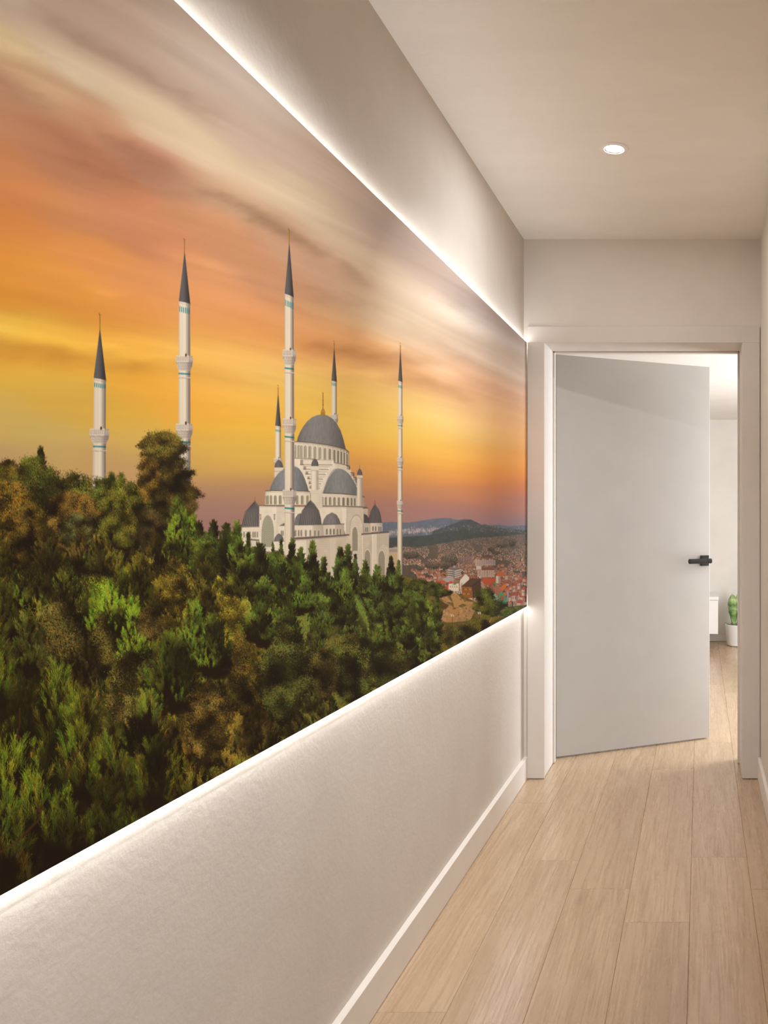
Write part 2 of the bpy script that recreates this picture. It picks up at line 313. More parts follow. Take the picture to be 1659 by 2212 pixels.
            for r in range(3):
                ya = yr+(yc-yr)*(.06+.29*r); yb = yr+(yc-yr)*(.30+.29*r); ww = bw*(.95-.1*r) if r < 2 else h*1.05
                for k in range(m):
                    xa = x-ww+2*ww*(k+.5*(r % 2))/m; rect(xa, ya, xa+ww/m*.8, yb, np.array((126, 108, 92)) if k < m*.7 else np.array((98, 84, 76)), .62)
            rect(x-h*1.04, yc, x+h*1.04, yc+(yr-yt)*.3, ramp(SH, x-h, x+h))
            th = max((yr-yt)*.22, 1.8); ty = yc+(yr-yt)*.30
            poly([(x-h*1.03, ty), (x+h*1.03, ty+tl*.5), (x+h*1.03, ty+th+tl*.5), (x-h*1.03, ty+th)], ramp([(0, (28, 128, 128)), (.6, (30, 132, 132)), (.8, (34, 98, 100)), (1, (36, 86, 90))], x-h, x+h))
            my = ty+(yr-yt)*.62
            poly([(x-h*1.1, my), (x+h*1.1, my+tl*.5), (x+h*1.1, my+1.6+tl*.5), (x-h*1.1, my+1.6)], (222, 204, 184)); line([(x-h*1.1, my+2.2), (x+h*1.1, my+2.2+tl*.5)], .9, (120, 104, 92), .8)
            ellipse(x+h*.25, yt-1, max(h*.17, .7), max(h*.3, 1.4), (92, 62, 40))
    A = lambda x, y: (480+x/4.1475, 820+y/4.1475)
    def PA(pts, c, a=1.0): poly([A(*p) for p in pts], c, a)
    def RA(x0, y0, x1, y1, c, a=1.0): PA([(x0, y0), (x1, y0), (x1, y1), (x0, y1)], c, a)
    def LA(pts, w, c, a=1.0): line([A(*p) for p in pts], w/4.1475, c, a)
    def archA(cx, hw, top, bot, c, pt=1.35):
        p, q = A(cx, top), A(cx, bot); arch(p[0], hw/4.1475, p[1], q[1], c, pt)
    def stone(base, d=.05):
        b = np.array(base, np.float32)
        def f(gx, gy):
            m = 1+d*fbm(gx/9, gy/14, 81, 3)*2
            m = m-.05*((gy*4.1475/17) % 1 < .14)
            return b*m[..., None]
        return f
    def dome(light, dark, x0, x1, blue=0):
        x0, x1 = A(x0, 0)[0], A(x1, 0)[0]
        def f(gx, gy):
            t = np.clip((gx-x0)/(x1-x0), 0, 1)
            l = np.interp(t, [0, .12, .35, .6, .85, 1], [.72, .9, 1.0, .96, .78, .6])
            m = l*(1+.16*fbm(gx/1.6, gy/9, 91, 3)+.14*(vnoise(gx*1.6, gy*1.6, 92)-.5))
            return np.array(light, np.float32)*m[..., None]
        return f
    def ribbed(outl, apex, x0, x1, yb, n=9, c=(120, 113, 105)):
        PA(outl, dome(c, None, x0-10, x1+20))
        for k in range(n+1):
            t = k/n; xb = x0+(x1-x0)*t; w = (x1-x0)/n
            ctrl = (apex[0]+(xb-apex[0])*.73, apex[1]+(yb-apex[1])*.42)
            pl = [apex, ctrl, (xb, yb)]
            LA(pl, w*.34, (70, 64, 60), .75)
            LA([(apex[0], apex[1]+4), (ctrl[0]+w*.4, ctrl[1]), (xb+w*.42, yb)], w*.24, (142, 134, 126), .55)
    def finialA(x, y0, y1, c=(150, 96, 60)):
        LA([(x, y0), (x, y1)], 3.2, c)
        for f in (.35, .6, .82): p = A(x, y0+(y1-y0)*f); ellipse(p[0], p[1], .9, 1.1, c)
    WN = (158, 144, 116)
    def win(cx, hw, top, bot, c=WN):
        archA(cx, hw+3, top-4, bot, (236, 220, 196)); archA(cx, hw, top, bot, c)
        p, q = A(cx, top), A(cx, bot)
        for k in range(int((bot-top)/9)): LA([(cx-hw, top+9+k*9), (cx+hw, top+9+k*9)], 2.2, np.array(c)*1.18, .8)
        LA([(cx-hw*.8, top+8), (cx-hw*.8, bot)], 3.5, np.array(c)*.55, .7)
    def lattice(cx, hw, top, bot, fg=(206, 190, 160), bg=(74, 70, 58), pt=2.2, pit=3.4):
        x0, y0 = A(cx, top)
        def f(gx, gy):
            u = (gx-x0)/pit; v = (gy-y0)/(pit*1.45)
            g = np.minimum(np.abs(((u+v) % 1)-.5), np.abs(((u-v) % 1)-.5))
            m = np.clip((.22-g)/.12, 0, 1)[..., None]
            return np.array(bg, np.float32)*(1-m)+np.array(fg, np.float32)*m
        archA(cx, hw+5, top-10, bot, (226, 210, 184), pt); archA(cx, hw, top, bot, f, pt)
    S1, S2, S3, S4 = stone((233, 216, 188)), stone((222, 205, 178)), stone((206, 188, 162)), stone((190, 172, 148))
    # back minarets
    minaret(601.3, 831, 851, 920, 6.0, (927, 932), [(990, 999, 1004, 9.5)], 1040, 2)
    minaret(722.3, 735, 753, 823, 5.7, (827, 832.5), [(895, 905, 916, 8.7)], 935, 2)
    PA([(470, 790), (475, 755), (490, 730), (508, 715), (528, 730), (542, 755), (550, 790)], dome((108, 102, 98), None, 465, 560)); RA(470, 788, 552, 880, S2); LA([(470, 822), (552, 822)], 4, (150, 130, 110))
    # main dome, drum
    PA([(672, 552), (680, 515), (700, 468), (728, 420), (765, 372), (806, 338), (850, 319), (900, 312), (945, 321), (988, 348), (1030, 395), (1063, 455), (1088, 535), (1110, 624), (1050, 606), (950, 584), (800, 563)], dome((136, 129, 121), None, 665, 1125))
    for k in range(16):
        f = -.95+k*.127; LA([(898, 316), (898+f*120, 395), (890+f*215, 560+max(f, -.2)*52)], 1.6, (150, 144, 138), .28)
    g = A(905, 290); ellipse(g[0], g[1], 4.6, 7, (178, 116, 40)); rect(g[0]-4.6, g[1], g[0]+4.6, g[1]+6.5, (150, 94, 34))
    for f in (-3, -1, 1, 3): line([(g[0]+f, g[1]-5), (g[0]+f, g[1]+6)], .7, (220, 168, 70))
    line([A(905, 112), A(905, 265)], 1.6, (130, 82, 32))
    for y, r in ((225, 1.9), (205, 1.3), (190, 1.5), (165, 1.1), (150, 1.2)): p = A(905, y); ellipse(p[0], p[1], r, r*1.1, (170, 112, 44))
    p = A(904, 118); ellipse(p[0], p[1], 1.7, 2, (170, 118, 50)); ellipse(p[0]+.3, p[1]-1, 1.1, 1.5, (240, 180, 66))
    drum = [(648, 552), (800, 563), (950, 584), (1050, 606), (1110, 624), (1138, 648), (1140, 772), (1050, 752), (900, 722), (780, 708), (648, 704)]
    xa, xb = A(648, 0)[0], A(1140, 0)[0]
    PA(drum, ramp([(0, (226, 208, 180)), (.5, (222, 205, 178)), (.78, (200, 182, 158)), (1, (156, 138, 120))], xa, xb))
    def dtop(x): return np.interp(x, [648, 800, 950, 1050, 1110, 1138], [552, 563, 584, 606, 624, 648])
    def dbot(x): return np.interp(x, [648, 780, 900, 1050, 1140], [704, 708, 722, 752, 772])
    for x, hw in [(660, 9), (688, 12), (713, 12), (748, 13), (790, 13), (834, 13), (879, 13), (924, 12), (968, 11), (1008, 10), (1042, 9), (1072, 8), (1098, 6), (1122, 5)]:
        t, b = dtop(x), dbot(x); sh = np.interp(x, [648, 900, 1000, 1140], [1, 1, .82, .66])
        win(x, hw, t+30, b-6, tuple(np.array((170, 155, 128))*sh))
    for x in (730, 769, 812, 856, 902, 946, 988, 1025, 1057, 1085, 1110): LA([(x-4, dtop(x)+16), (x-4, dbot(x))], 4.5, (244, 229, 204), .8); LA([(x+3, dtop(x)+16), (x+3, dbot(x))], 3, (150, 132, 112), .6)
    LA([(x, dtop(x)+2) for x in (648, 800, 950, 1050, 1110, 1138)], 7, (92, 76, 66)); LA([(x, dtop(x)+13) for x in (648, 800, 950, 1050, 1110, 1138)], 3, (150, 132, 112))
    # stepped body below the drum
    PA([(648, 704), (780, 708), (900, 722), (1050, 752), (1140, 772), (1155, 815), (1178, 868), (1198, 918), (1215, 985), (1232, 1035), (648, 1010)], S1)
    PA([(1000, 745), (1140, 772), (1155, 815), (1178, 868), (1198, 918), (1215, 985), (1228, 1030), (1150, 850), (1060, 790)], S2)
    LA([(x, dbot(x)) for x in (648, 780, 900, 1050, 1140)], 6, (112, 96, 82))
    for x0, y0, x1, y1, bw in [(701, 717, 1001, 781, 26), (730, 776, 966, 822, 24), (749, 822, 940, 866, 22), (766, 868, 915, 908, 18), (778, 908, 900, 950, 16), (785, 950, 890, 990, 14)]:
        RA(x0, y0, x1, y1, (231, 214, 186)); RA(x0, y0+3, x0+bw, y1-22, (164, 146, 124)); RA(x1-bw*.7, y0+3, x1, y1-8, (240, 226, 202))
        LA([(x0, y1-20), (x1-10, y1-16)], 5, (120, 100, 84)); LA([(x0, y0), (x1, y0+6)], 3, (150, 132, 112))
        RA(x0-2, y1-22, x0+bw*1.2, y1-16, (74, 60, 50))
    for x, y in [(1118, 772), (1155, 832), (1178, 874), (1196, 916)]:
        RA(x, y, x+26, y+34, (170, 152, 130)); LA([(x-4, y), (x+28, y+5)], 6, (84, 70, 60)); RA(x+18, y, x+30, y+36, (104, 90, 78))
    # half domes and their drums
    PA([(428, 992), (440, 950), (468, 888), (505, 838), (555, 800), (600, 783), (648, 774), (690, 795), (720, 838), (745, 896), (765, 955), (778, 1002), (600, 996)], dome((140, 138, 134), None, 420, 800))
    PA([(905, 1012), (925, 950), (950, 890), (985, 836), (1020, 806), (1060, 797), (1100, 812), (1142, 848), (1180, 906), (1210, 972), (1230, 1031), (1060, 1022)], dome((142, 138, 132), None, 895, 1250))
    LA([(905, 1010), (925, 950), (948, 888), (978, 832), (1005, 805), (1050, 795)], 7, (168, 158, 146)); LA([(975, 850), (1010, 810), (1060, 800)], 5, (150, 144, 138), .7)
    for k in range(7):
        f = k/6; LA([(1062, 806), (985+f*190, 905), (930+f*280, 1012+f*12)], 1.6, (154, 150, 146), .35); LA([(600, 790), (520+f*170, 880), (450+f*300, 990)], 1.6, (156, 154, 152), .3)
    PA([(390, 1000), (600, 996), (790, 1006), (802, 1122), (384, 1122)], ramp([(0, (206, 188, 160)), (.12, (234, 216, 186)), (.8, (230, 212, 184)), (1, (210, 192, 166))], A(384, 0)[0], A(802, 0)[0]))
    for x, hw in [(398, 5), (413, 7), (440, 10), (478, 12), (522, 13), (675, 10), (720, 12), (767, 11)]: win(x, hw, 1036, 1118, (150, 140, 112))
    LA([(388, 997), (600, 993), (790, 1003)], 8, (104, 90, 78)); LA([(388, 1008), (790, 1014)], 3, (176, 156, 132))
    PA([(890, 1020), (1060, 1024), (1245, 1042), (1276, 1060), (1281, 1142), (1060, 1130), (886, 1126)], ramp([(0, (226, 208, 180)), (.5, (228, 210, 182)), (.75, (196, 178, 152)), (1, (160, 142, 122))], A(886, 0)[0], A(1281, 0)[0]))
    for x, hw in [(901, 8), (932, 10), (969, 11), (1008, 11), (1048, 11), (1089, 11), (1128, 10), (1162, 9), (1191, 8), (1217, 7), (1237, 6)]: win(x, hw, 1048+(x-900)*.035, 1124+(x-900)*.02, (128, 116, 98) if x > 1080 else (150, 138, 112))
    LA([(890, 1016), (1060, 1022), (1245, 1038), (1278, 1056)], 8, (98, 84, 74))
    RA(860, 1000, 892, 1132, S2)
    # turrets
    PA([(799, 778), (803, 745), (815, 720), (832, 706), (850, 720), (862, 745), (866, 778)], dome((108, 100, 96), None, 795, 875)); RA(797, 776, 867, 816, (226, 210, 184)); LA([(797, 816), (867, 816)], 4, (150, 132, 112))
    RA(799, 818, 865, 1128, ramp([(0, (206, 188, 162)), (.2, (238, 222, 196)), (.6, (228, 211, 185)), (.68, (196, 178, 154)), (1, (176, 158, 136))], A(799, 0)[0], A(865, 0)[0]))
    PA([(1209, 856), (1213, 828), (1222, 806), (1233, 795), (1246, 808), (1255, 830), (1259, 856)], dome((104, 96, 92), None, 1205, 1265)); LA([(1233, 765), (1233, 800)], 3, (120, 92, 70))
    RA(1207, 856, 1260, 884, (214, 196, 170)); LA([(1207, 884), (1260, 884)], 4, (140, 122, 104)); RA(1209, 886, 1258, 1132, ramp([(0, (214, 196, 170)), (.35, (232, 215, 190)), (.6, (196, 178, 154)), (1, (160, 142, 124))], A(1209, 0)[0], A(1258, 0)[0]))
    # ribbed dome, far left
    RA(158, 1322, 334, 1500, S1); ribbed([(177, 1320), (188, 1255), (215, 1190), (252, 1130), (295, 1088), (322, 1118), (334, 1135), (334, 1320)], (295, 1090), 178, 372, 1318, 11); finialA(295, 1042, 1090)
    LA([(156, 1322), (334, 1318)], 7, (150, 132, 114)); LA([(160, 1328), (334, 1326)], 3, (210, 190, 162))
    for x in (170, 198, 237, 280, 298, 318): win(x, 7, 1360, 1415)
    LA([(240, 1432), (334, 1440)], 14, (120, 108, 98)); RA(250, 1446, 334, 1500, S2)
    # main body
    RA(334, 1132, 490, 1540, S1); RA(490, 1136, 660, 1310, S2); RA(640, 1138, 1082, 1310, S1); PA([(1070, 1140), (1115, 1140), (1110, 1400), (1085, 1320)], (240, 224, 198)); PA([(1115, 1140), (1268, 1142), (1268, 1410), (1110, 1410)], S3)
    LA([(330, 1130), (800, 1134), (1060, 1134), (1300, 1144)], 9, (110, 94, 82)); LA([(334, 1142), (1268, 1150)], 4, (196, 176, 150)); RA(1268, 1150, 1308, 1300, S4); LA([(1262, 1152), (1310, 1152)], 6, (90, 76, 66))
    RA(484, 1290, 662, 1560, S2); RA(796, 990, 900, 1140, S2)
    lattice(410, 56, 1214, 1500, (212, 198, 166), (96, 98, 82), 3.0)
    for x in (345, 470): RA(x-9, 1206, x+9, 1216, (150, 126, 104)); RA(x-6, 1218, x+6, 1244, (176, 152, 126)); PA([(x-6, 1244), (x+6, 1244), (x, 1262)], (120, 96, 78))
    # small domes of the lower storey
    PA([(648, 1305), (655, 1240), (680, 1205), (706, 1195), (720, 1230), (720, 1305)], dome((120, 116, 112), None, 630, 740)); PA([(505, 1312), (540, 1295), (565, 1280), (565, 1312)], (120, 108, 98)); RA(505, 1312, 660, 1420, S1)
    for x in (533, 548): win(x, 6, 1350, 1400)
    PA([(900, 1298), (912, 1252), (940, 1212), (985, 1190), (1026, 1210), (1050, 1250), (1064, 1292)], dome((132, 126, 120), None, 890, 1080))
    PA([(905, 1302), (1094, 1296), (1094, 1390), (912, 1398)], ramp([(0, (214, 196, 170)), (.55, (228, 211, 184)), (.6, (196, 178, 154)), (1, (190, 172, 148))], A(905, 0)[0], A(1094, 0)[0])); LA([(898, 1300), (1096, 1293)], 8, (116, 102, 92))
    for x in (940, 973, 1004, 1036, 1063): win(x, 8 if x < 1020 else 6, 1334, 1388, (138, 126, 104))
    PA([(640, 1308), (906, 1302), (912, 1398), (640, 1414)], ramp([(0, (224, 206, 180)), (.6, (234, 216, 190)), (.68, (200, 182, 156)), (1, (186, 168, 146))], A(640, 0)[0], A(912, 0)[0]))
    for x in (660, 688, 712, 752, 792, 835, 868): win(x, 8, 1346, 1404, (150, 138, 112))
    ribbed([(690, 1302), (698, 1245), (720, 1182), (755, 1122), (793, 1080), (830, 1115), (866, 1172), (885, 1240), (891, 1300)], (793, 1082), 692, 890, 1300, 11); finialA(793, 1015, 1084, (150, 120, 84)); LA([(680, 1304), (908, 1299)], 6, (104, 92, 84))
    RA(448, 1448, 566, 1560, S1); PA([(465, 1448), (474, 1412), (492, 1388), (510, 1377), (532, 1390), (548, 1414), (554, 1447)], dome((120, 114, 110), None, 458, 562)); LA([(446, 1449), (566, 1447)], 6, (130, 116, 104))
    # right-hand domes
    PA([(1270, 1285), (1270, 1202), (1296, 1212), (1320, 1245), (1332, 1287)], (84, 76, 72)); RA(1270, 1288, 1336, 1376, S4)
    for x in (1290, 1306): win(x, 5, 1318, 1366, (118, 106, 90))
    ribbed([(1312, 1282), (1320, 1222), (1340, 1166), (1370, 1114), (1405, 1160), (1424, 1220), (1432, 1281)], (1371, 1116), 1316, 1428, 1280, 8, (100, 92, 88)); finialA(1371, 1078, 1116, (140, 80, 56)); PA([(1332, 1284), (1438, 1282), (1438, 1358), (1332, 1366)], ramp([(0, (222, 204, 178)), (.5, (206, 188, 162)), (1, (176, 158, 138))], A(1332, 0)[0], A(1438, 0)[0]))
    for x in (1353, 1377, 1407, 1424): win(x, 6, 1312, 1356, (120, 108, 92))
    LA([(1328, 1283), (1440, 1281)], 6, (104, 90, 80))
    # lower wings
    PA([(655, 1428), (755, 1424), (755, 1800), (655, 1800)], S1); PA([(755, 1424), (1142, 1398), (1142, 1900), (755, 1900)], stone((208, 190, 164))); PA([(965, 1412), (1020, 1408), (1020, 1800), (975, 1800)], (222, 205, 178), .7)
    PA([(650, 1416), (760, 1412), (1140, 1384), (1140, 1398), (760, 1428), (650, 1434)], (104, 90, 82)); LA([(655, 1440), (760, 1434), (1142, 1404)], 5, (170, 150, 128))
    PA([(1110, 1400), (1250, 1390), (1255, 1900), (1110, 1900)], stone((212, 194, 168))); archA(1205, 62, 1206, 1560, (188, 168, 142), 2.1); archA(1205, 55, 1220, 1560, stone((218, 200, 174)), 2.1); RA(1143, 1400, 1255, 1570, stone((214, 197, 170)))
    lattice(1191, 25, 1320, 1535, (210, 192, 160), (78, 70, 58), 2.8, 3.0)
    PA([(1252, 1388), (1496, 1370), (1496, 1860), (1252, 1860)], stone((206, 188, 162))); PA([(1345, 1384), (1386, 1381), (1386, 1860), (1345, 1860)], (222, 205, 178)); LA([(1348, 1384), (1348, 1860)], 6, (240, 225, 200)); LA([(1258, 1395), (1262, 1860)], 7, (238, 222, 196))
    PA([(1386, 1381), (1496, 1371), (1490, 1500), (1440, 1470), (1386, 1560)], (186, 168, 146), .5); PA([(1290, 1520), (1345, 1440), (1345, 1560)], (186, 168, 146), .5)
    PA([(1248, 1380), (1498, 1362), (1498, 1372), (1248, 1392)], (98, 84, 76))
    for cx, hw, top, bot in ((1303, 26, 1526, 1860), (1430, 30, 1532, 1860)): archA(cx, hw+10, top-22, bot, (196, 178, 152), 2.1); lattice(cx, hw, top, bot, (200, 184, 154), (92, 84, 70), 2.4, 3.0)
    archA(892, 46, 1590, 1900, (222, 204, 176), 2.2); lattice(892, 38, 1640, 1900, (206, 190, 160), (80, 74, 62), 2.4, 3.4)
    RA(1496, 1530, 1576, 1700, (196, 166, 124)); RA(1496, 1512, 1576, 1548, (176, 160, 140)); LA([(1496, 1510), (1576, 1506)], 5, (206, 190, 168)); PA([(1496, 1455), (1512, 1470), (1540, 1506), (1496, 1510)], (78, 74, 72))
    for k in range(9): RA(1500+k*8.4, 1520, 1503+k*8.4, 1544, (132, 118, 102))
    # front minarets
    minaret(216.3, 676, 711, 817, 13.0, (826, 835.5), [(926, 941, 958, 20.8)], 1060, 5, 14.2, 214.6)
    minaret(399.2, 514, 545, 651, 12.0, (661, 673), [(768, 782, 801, 18), (915, 930, 948, 18)], 1060, 6, 13.6, 398.6)
    minaret(625.3, 493, 527, 635, 9.4, (647, 660), [(755, 770, 789, 14.4), (904, 919, 937, 14.8), (1058, 1073, 1091, 15.0)], 1200, 8, 10.9, 626.2)
    minaret(865.3, 740, 757, 823, 4.5, (831, 837), [(898, 906, 916, 6.9), (989, 997, 1006, 6.9), (1082, 1090, 1100, 6.9)], 1250, 3, 5.6, 864.2)

    # ---------------- the wood in the foreground
    FC = """15 1075 6e4e1c;60 1010 4a4a1c;100 1060 464a1a;150 1080 644420;180 1040 54541e;250 1080 54541c;350 990 4e3c14;302 1000 6c4a1a;400 1060 4a3414
390 1130 4a6016;320 1150 3a2414;440 1150 3e5018;500 1160 425a1c;60 1180 3e3c14;150 1150 4e3c1c;60 1300 4c561a;230 1300 56701a;290 1330 56701a;120 1370 5c522c;170 1240 46501a
50 1550 667418;20 1700 5c6a16;140 1560 505416;200 1460 443a1c;300 1450 565a20;250 1560 5c5c26;250 1650 5c6418;120 1750 4e5a14;30 1850 4c3214;300 1720 465014;400 1620 56561a
450 1560 6c5426;440 1640 5e5420;380 1340 6a6420;370 1250 6c6020;480 1330 6c6620;520 1380 56541c;600 1230 3c5220;600 1300 44561e;640 1400 3e461e;600 1460 42481e;660 1500 3e4420
700 1280 3c4e1e;700 1350 3e4c1e;760 1250 3a4a20;800 1300 3c4c22;780 1430 444e26;720 1420 483e20;830 1400 40501e;880 1300 3c4c1c;900 1350 40501a;950 1380 4c4c1e;900 1240 364420;1000 1340 50501e;860 1450 3a3a18;420 1420 4e5a1a;470 1460 4a4a1a;540 1520 5a4c1c;540 1440 5c4a1a"""
    fr = [e.split() for e in FC.replace('\n', ';').split(';')]
    fp = np.array([(float(a), float(b)) for a, b, c in fr]); fcol = np.array([hx(c) for a, b, c in fr])
    SZ = np.array([(0, 1000, 7), (0, 1200, 13), (0, 1400, 26), (0, 1550, 40), (0, 1850, 46), (300, 1000, 6), (300, 1300, 13), (300, 1500, 24), (300, 1650, 34), (300, 1750, 34), (500, 1200, 9), (500, 1400, 13), (500, 1600, 15), (700, 1230, 6.5), (700, 1400, 9), (700, 1500, 9), (900, 1260, 5), (900, 1400, 6.5), (1050, 1300, 5)], float)
    def idw(P, V, x, y, p=2.6):
        d = (P[:, 0]-x)**2+(P[:, 1]-y)**2+30; w = d**(-p/2); return (w[:, None]*V).sum(0)/w.sum()
    def put(x, y, col, a):
        xi = (x*SS).astype(int); yi = ((y-PY0)*SS).astype(int)
        m = (xi >= 0) & (xi < WW) & (yi >= 0) & (yi < HH)
        xi, yi = xi[m], yi[m]; aa = (a[m] if np.ndim(a) else a)
        aa = aa[:, None] if np.ndim(aa) else aa
        C[yi, xi] = C[yi, xi]*(1-aa)+col[m]*aa
    def strokes(x, y, ang, ln, col, a=.85, wide=1, base=.45, tip=1.15):
        n = int(max(ln.max()*SS, 2)); dx, dy = np.cos(ang), -np.sin(ang)
        for k in range(n):
            t = k/(n-1); d = ln*t; br = base+(tip-base)*t
            for o in range(wide):
                put(x+dx*d-dy*o*.5, y+dy*d+dx*o*.5, col*br, a)
    SHD = np.array([34, 22, 7], np.float32)
    def shade(cx, cy, rx, ry, amt, ss=9):
        x0 = max(int((cx-rx)*SS), 0); x1 = min(int((cx+rx)*SS), WW); y0 = max(int((cy-ry-PY0)*SS), 0); y1 = min(int((cy+ry-PY0)*SS), HH)
        if x1 <= x0 or y1 <= y0: return
        gx = (np.arange(x0, x1)/SS-cx)[None, :]/rx; gy = (np.arange(y0, y1)/SS+PY0-cy)[:, None]/ry
        X = np.broadcast_to(np.arange(x0, x1)[None, :]/SS, (y1-y0, x1-x0)); Y = np.broadcast_to(np.arange(y0, y1)[:, None]/SS, X.shape)
        r = np.sqrt(gx*gx+gy*gy)+(vnoise(X/ss, Y/ss, 33)-.5)*.5
        w = (np.clip((1-r)/.28, 0, 1)*amt)[..., None]
        C[y0:y1, x0:x1] = C[y0:y1, x0:x1]*(1-w)+SHD*w
    GR = np.array([1.01, .93, .84], np.float32)
    def tufts(x, y, s, ax, br, base, m=30):
        """needle plumes: fine needles leaving a short upright shoot on both sides"""
        N = len(x)*m; r = lambda v: np.repeat(v, m, axis=0)
        X, Y, S_, A_, B_ = r(x), r(y), r(s), r(ax), r(br); K = r(base)
        f = rs.rand(N)
        a0 = A_+.25*(f-.3)*rs.normal(0, 1, N)
        ox = X+np.cos(A_)*S_*1.0*f; oy = Y-np.sin(A_)*S_*1.0*f
        side = rs.choice([-1, 1], N)*rs.uniform(.05, .62, N)*(1-.45*f)
        ln = S_*rs.uniform(.35, .75, N)*(1-.3*f)
        b2 = B_*(.62+.5*f)*rs.uniform(.55, 1.4, N)
        b2 = np.clip(b2, 0, 1.3)
        cc = K*b2[:, None]*(1+np.array([.10, .03, -.08])*rs.normal(0, 1, (N, 1)))
        cc = SHD[None]*.75*(1-np.clip(b2, 0, 1))[:, None]+cc*1.12
        strokes(ox, oy, a0+side, ln, cc.astype(np.float32), .8, 1, .55, 1.12)
    def leaves(x, y, s, br, base, m=26):
        m = int(m*.7)
        N = len(x)*m; r = lambda v: np.repeat(v, m, axis=0)
        S_ = r(s); ox = r(x)+rs.normal(0, .55, N)*S_; oy = r(y)+rs.normal(0, .5, N)*S_
        b2 = np.clip(r(br)*rs.gamma(5.0, .205, N), 0, 1.5)
        cc = r(base)*b2[:, None]*(1+np.array([.14, .04, -.1])*rs.normal(0, 1, (N, 1)))
        cc = SHD[None]*.7*(1-np.clip(b2, 0, 1))[:, None]+cc*1.05
        strokes(ox, oy, rs.uniform(0, np.pi, N), np.clip(S_*.24*rs.uniform(.6, 1.6, N), 1.2, 4), cc.astype(np.float32), .75, 2, .85, 1.1)
    def tree(cx, top, hw, ht, kind='p', col=None, lum=1.0, sz=None, prof=None, fill=1.0, sh=.8):
        s = sz or idw(SZ[:, :2], SZ[:, 2:], cx, top+ht*.35)[0]
        base = (hx(col)*.58+np.array([62, 72, 26], np.float32)*.42)*GR*1.34 if isinstance(col, str) else idw(fp, fcol, cx, top+ht*.4)*GR*1.2
        base = base.copy(); base[0] = min(base[0], base[1]*(1.3 if top < 1100 else 1.22))
        prof = prof or ('c' if kind == 'p' else 'o')
        n = int(fill*hw*ht*1.3/(s*s*(.17 if kind == 'p' else .2)))+6
        t = np.sort(rs.rand(n)**.85); u = rs.uniform(-1, 1, n)
        if prof == 'c': wd = np.clip(.10+1.15*t, 0, 1)*(1-.2*np.clip((t-.75)/.25, 0, 1))
        elif prof == 's': wd = np.clip(.06+1.0*t, 0, 1)*(.6+.4*np.sin(t*24+cx)**2)
        else: wd = np.sqrt(np.clip(1-(2*t-.95)**2*.98, .05, 1))
        wd = wd*(.62+.76*vnoise(t*ht/(s*1.5)+cx, np.sign(u)*1.5+top+0*t, 52))
        x = cx+u*hw*wd; y = top+s*.5+t*ht
        if sh > 0:
            m = max(n//6, 4)
            for k in np.linspace(0, n-1, m).astype(int): shade(cx+(x[k]-cx)*.6, y[k]+s*.6, max(hw*wd[k]*.62, s*.7), max(s*.9, ht*.08), sh, max(s*.3, 2))
        c1 = vnoise(x/(s*1.9)+cx, y/(s*2.3)+top, 51); c2 = vnoise(x/(s*5)+cx, y/(s*6)+top, 53)
        lit = np.clip(.84+1.5*(c1-.5)+.8*(c2-.5)-.14*u-.2*t, .1, 1.3)**1.25*lum*(.86 if kind == 'd' else 1)
        jit = (1+rs.normal(0, .07, (n, 3))*np.array([1.3, .7, 1])).astype(np.float32)
        K = base[None]*jit
        for L in range(7):
            i = np.where((np.arange(n)*7//n) == L)[0]
            if not len(i): continue
            if kind == 'p': tufts(x[i], y[i], np.full(len(i), s)*rs.uniform(.7, 1.15, len(i)), np.pi/2-.4*u[i]+rs.normal(0, .16, len(i)), lit[i], K[i], 34 if s > 18 else 24)
            else: leaves(x[i], y[i], np.full(len(i), float(s)), lit[i], K[i], 26)
    def carpet(n):
        """the continuous mass of tree tops between the single trees"""
        x = rs.uniform(-20, 1015, n); v = rs.rand(n)
        lo = np.interp(x, [p[0] for p in skyl], [p[1] for p in skyl])+16; hi = np.interp(x, [0, 1010], [1950, 1400])
        y = lo+(hi-lo)*v
        P = np.stack([x, y], 1)
        d = ((P[:, None]-SZ[None, :, :2])**2).sum(2)+400; w = d**-1.4; s = (w*SZ[None, :, 2]).sum(1)/w.sum(1)
        keep = rs.rand(n) < np.clip((8.0/s)**2, .05, 1)
        x, y, s = x[keep], y[keep], s[keep]
        d = ((np.stack([x, y], 1)[:, None]-fp[None])**2).sum(2)+60; w = d**-1.5; base = (w[..., None]*fcol[None]).sum(1)/w.sum(1)[:, None]*GR*1.42
        base[:, 0] = np.minimum(base[:, 0], base[:, 1]*1.16)
        o = np.argsort(y); x, y, s, base = x[o], y[o], s[o], base[o]
        c1 = vnoise(x/(s*1.6)+3, y/(s*2.4), 61); c2 = vnoise(x/(s*4.2), y/(s*7.5), 62); c3 = vnoise(x/70., y/90., 63)
        lit = np.clip(.86+1.2*(c1-.5)+1.5*(c2-.5)+.5*(c3-.5), 0, 1.3)**1.3
        m = lit > .13; x, y, s, base, lit = x[m], y[m], s[m], base[m], lit[m]
        base = base*(1+rs.normal(0, .08, (len(x), 3))*np.array([1.4, .7, 1]))
        kd = vnoise(x/60.+9, y/70., 64) < .24
        B = 90
        for L in range(B):
            i = slice(len(x)*L//B, len(x)*(L+1)//B); k = kd[i]
            g = lambda q: (q[i][~k], q[i][k])
            (xp, xd), (yp, yd), (sp, sd), (bp, bd), (lp, ld) = g(x), g(y), g(s), g(base), g(lit)
            if len(xp): tufts(xp, yp, sp*rs.uniform(.7, 1.2, len(xp)), np.pi/2+rs.normal(0, .28, len(xp)), lp, bp.astype(np.float32), 26)
            if len(xd): leaves(xd, yd, sd*.75, ld, bd.astype(np.float32), 34)
    def vert_interp(pts, x): return np.interp(x, [p[0] for p in pts], [p[1] for p in pts])
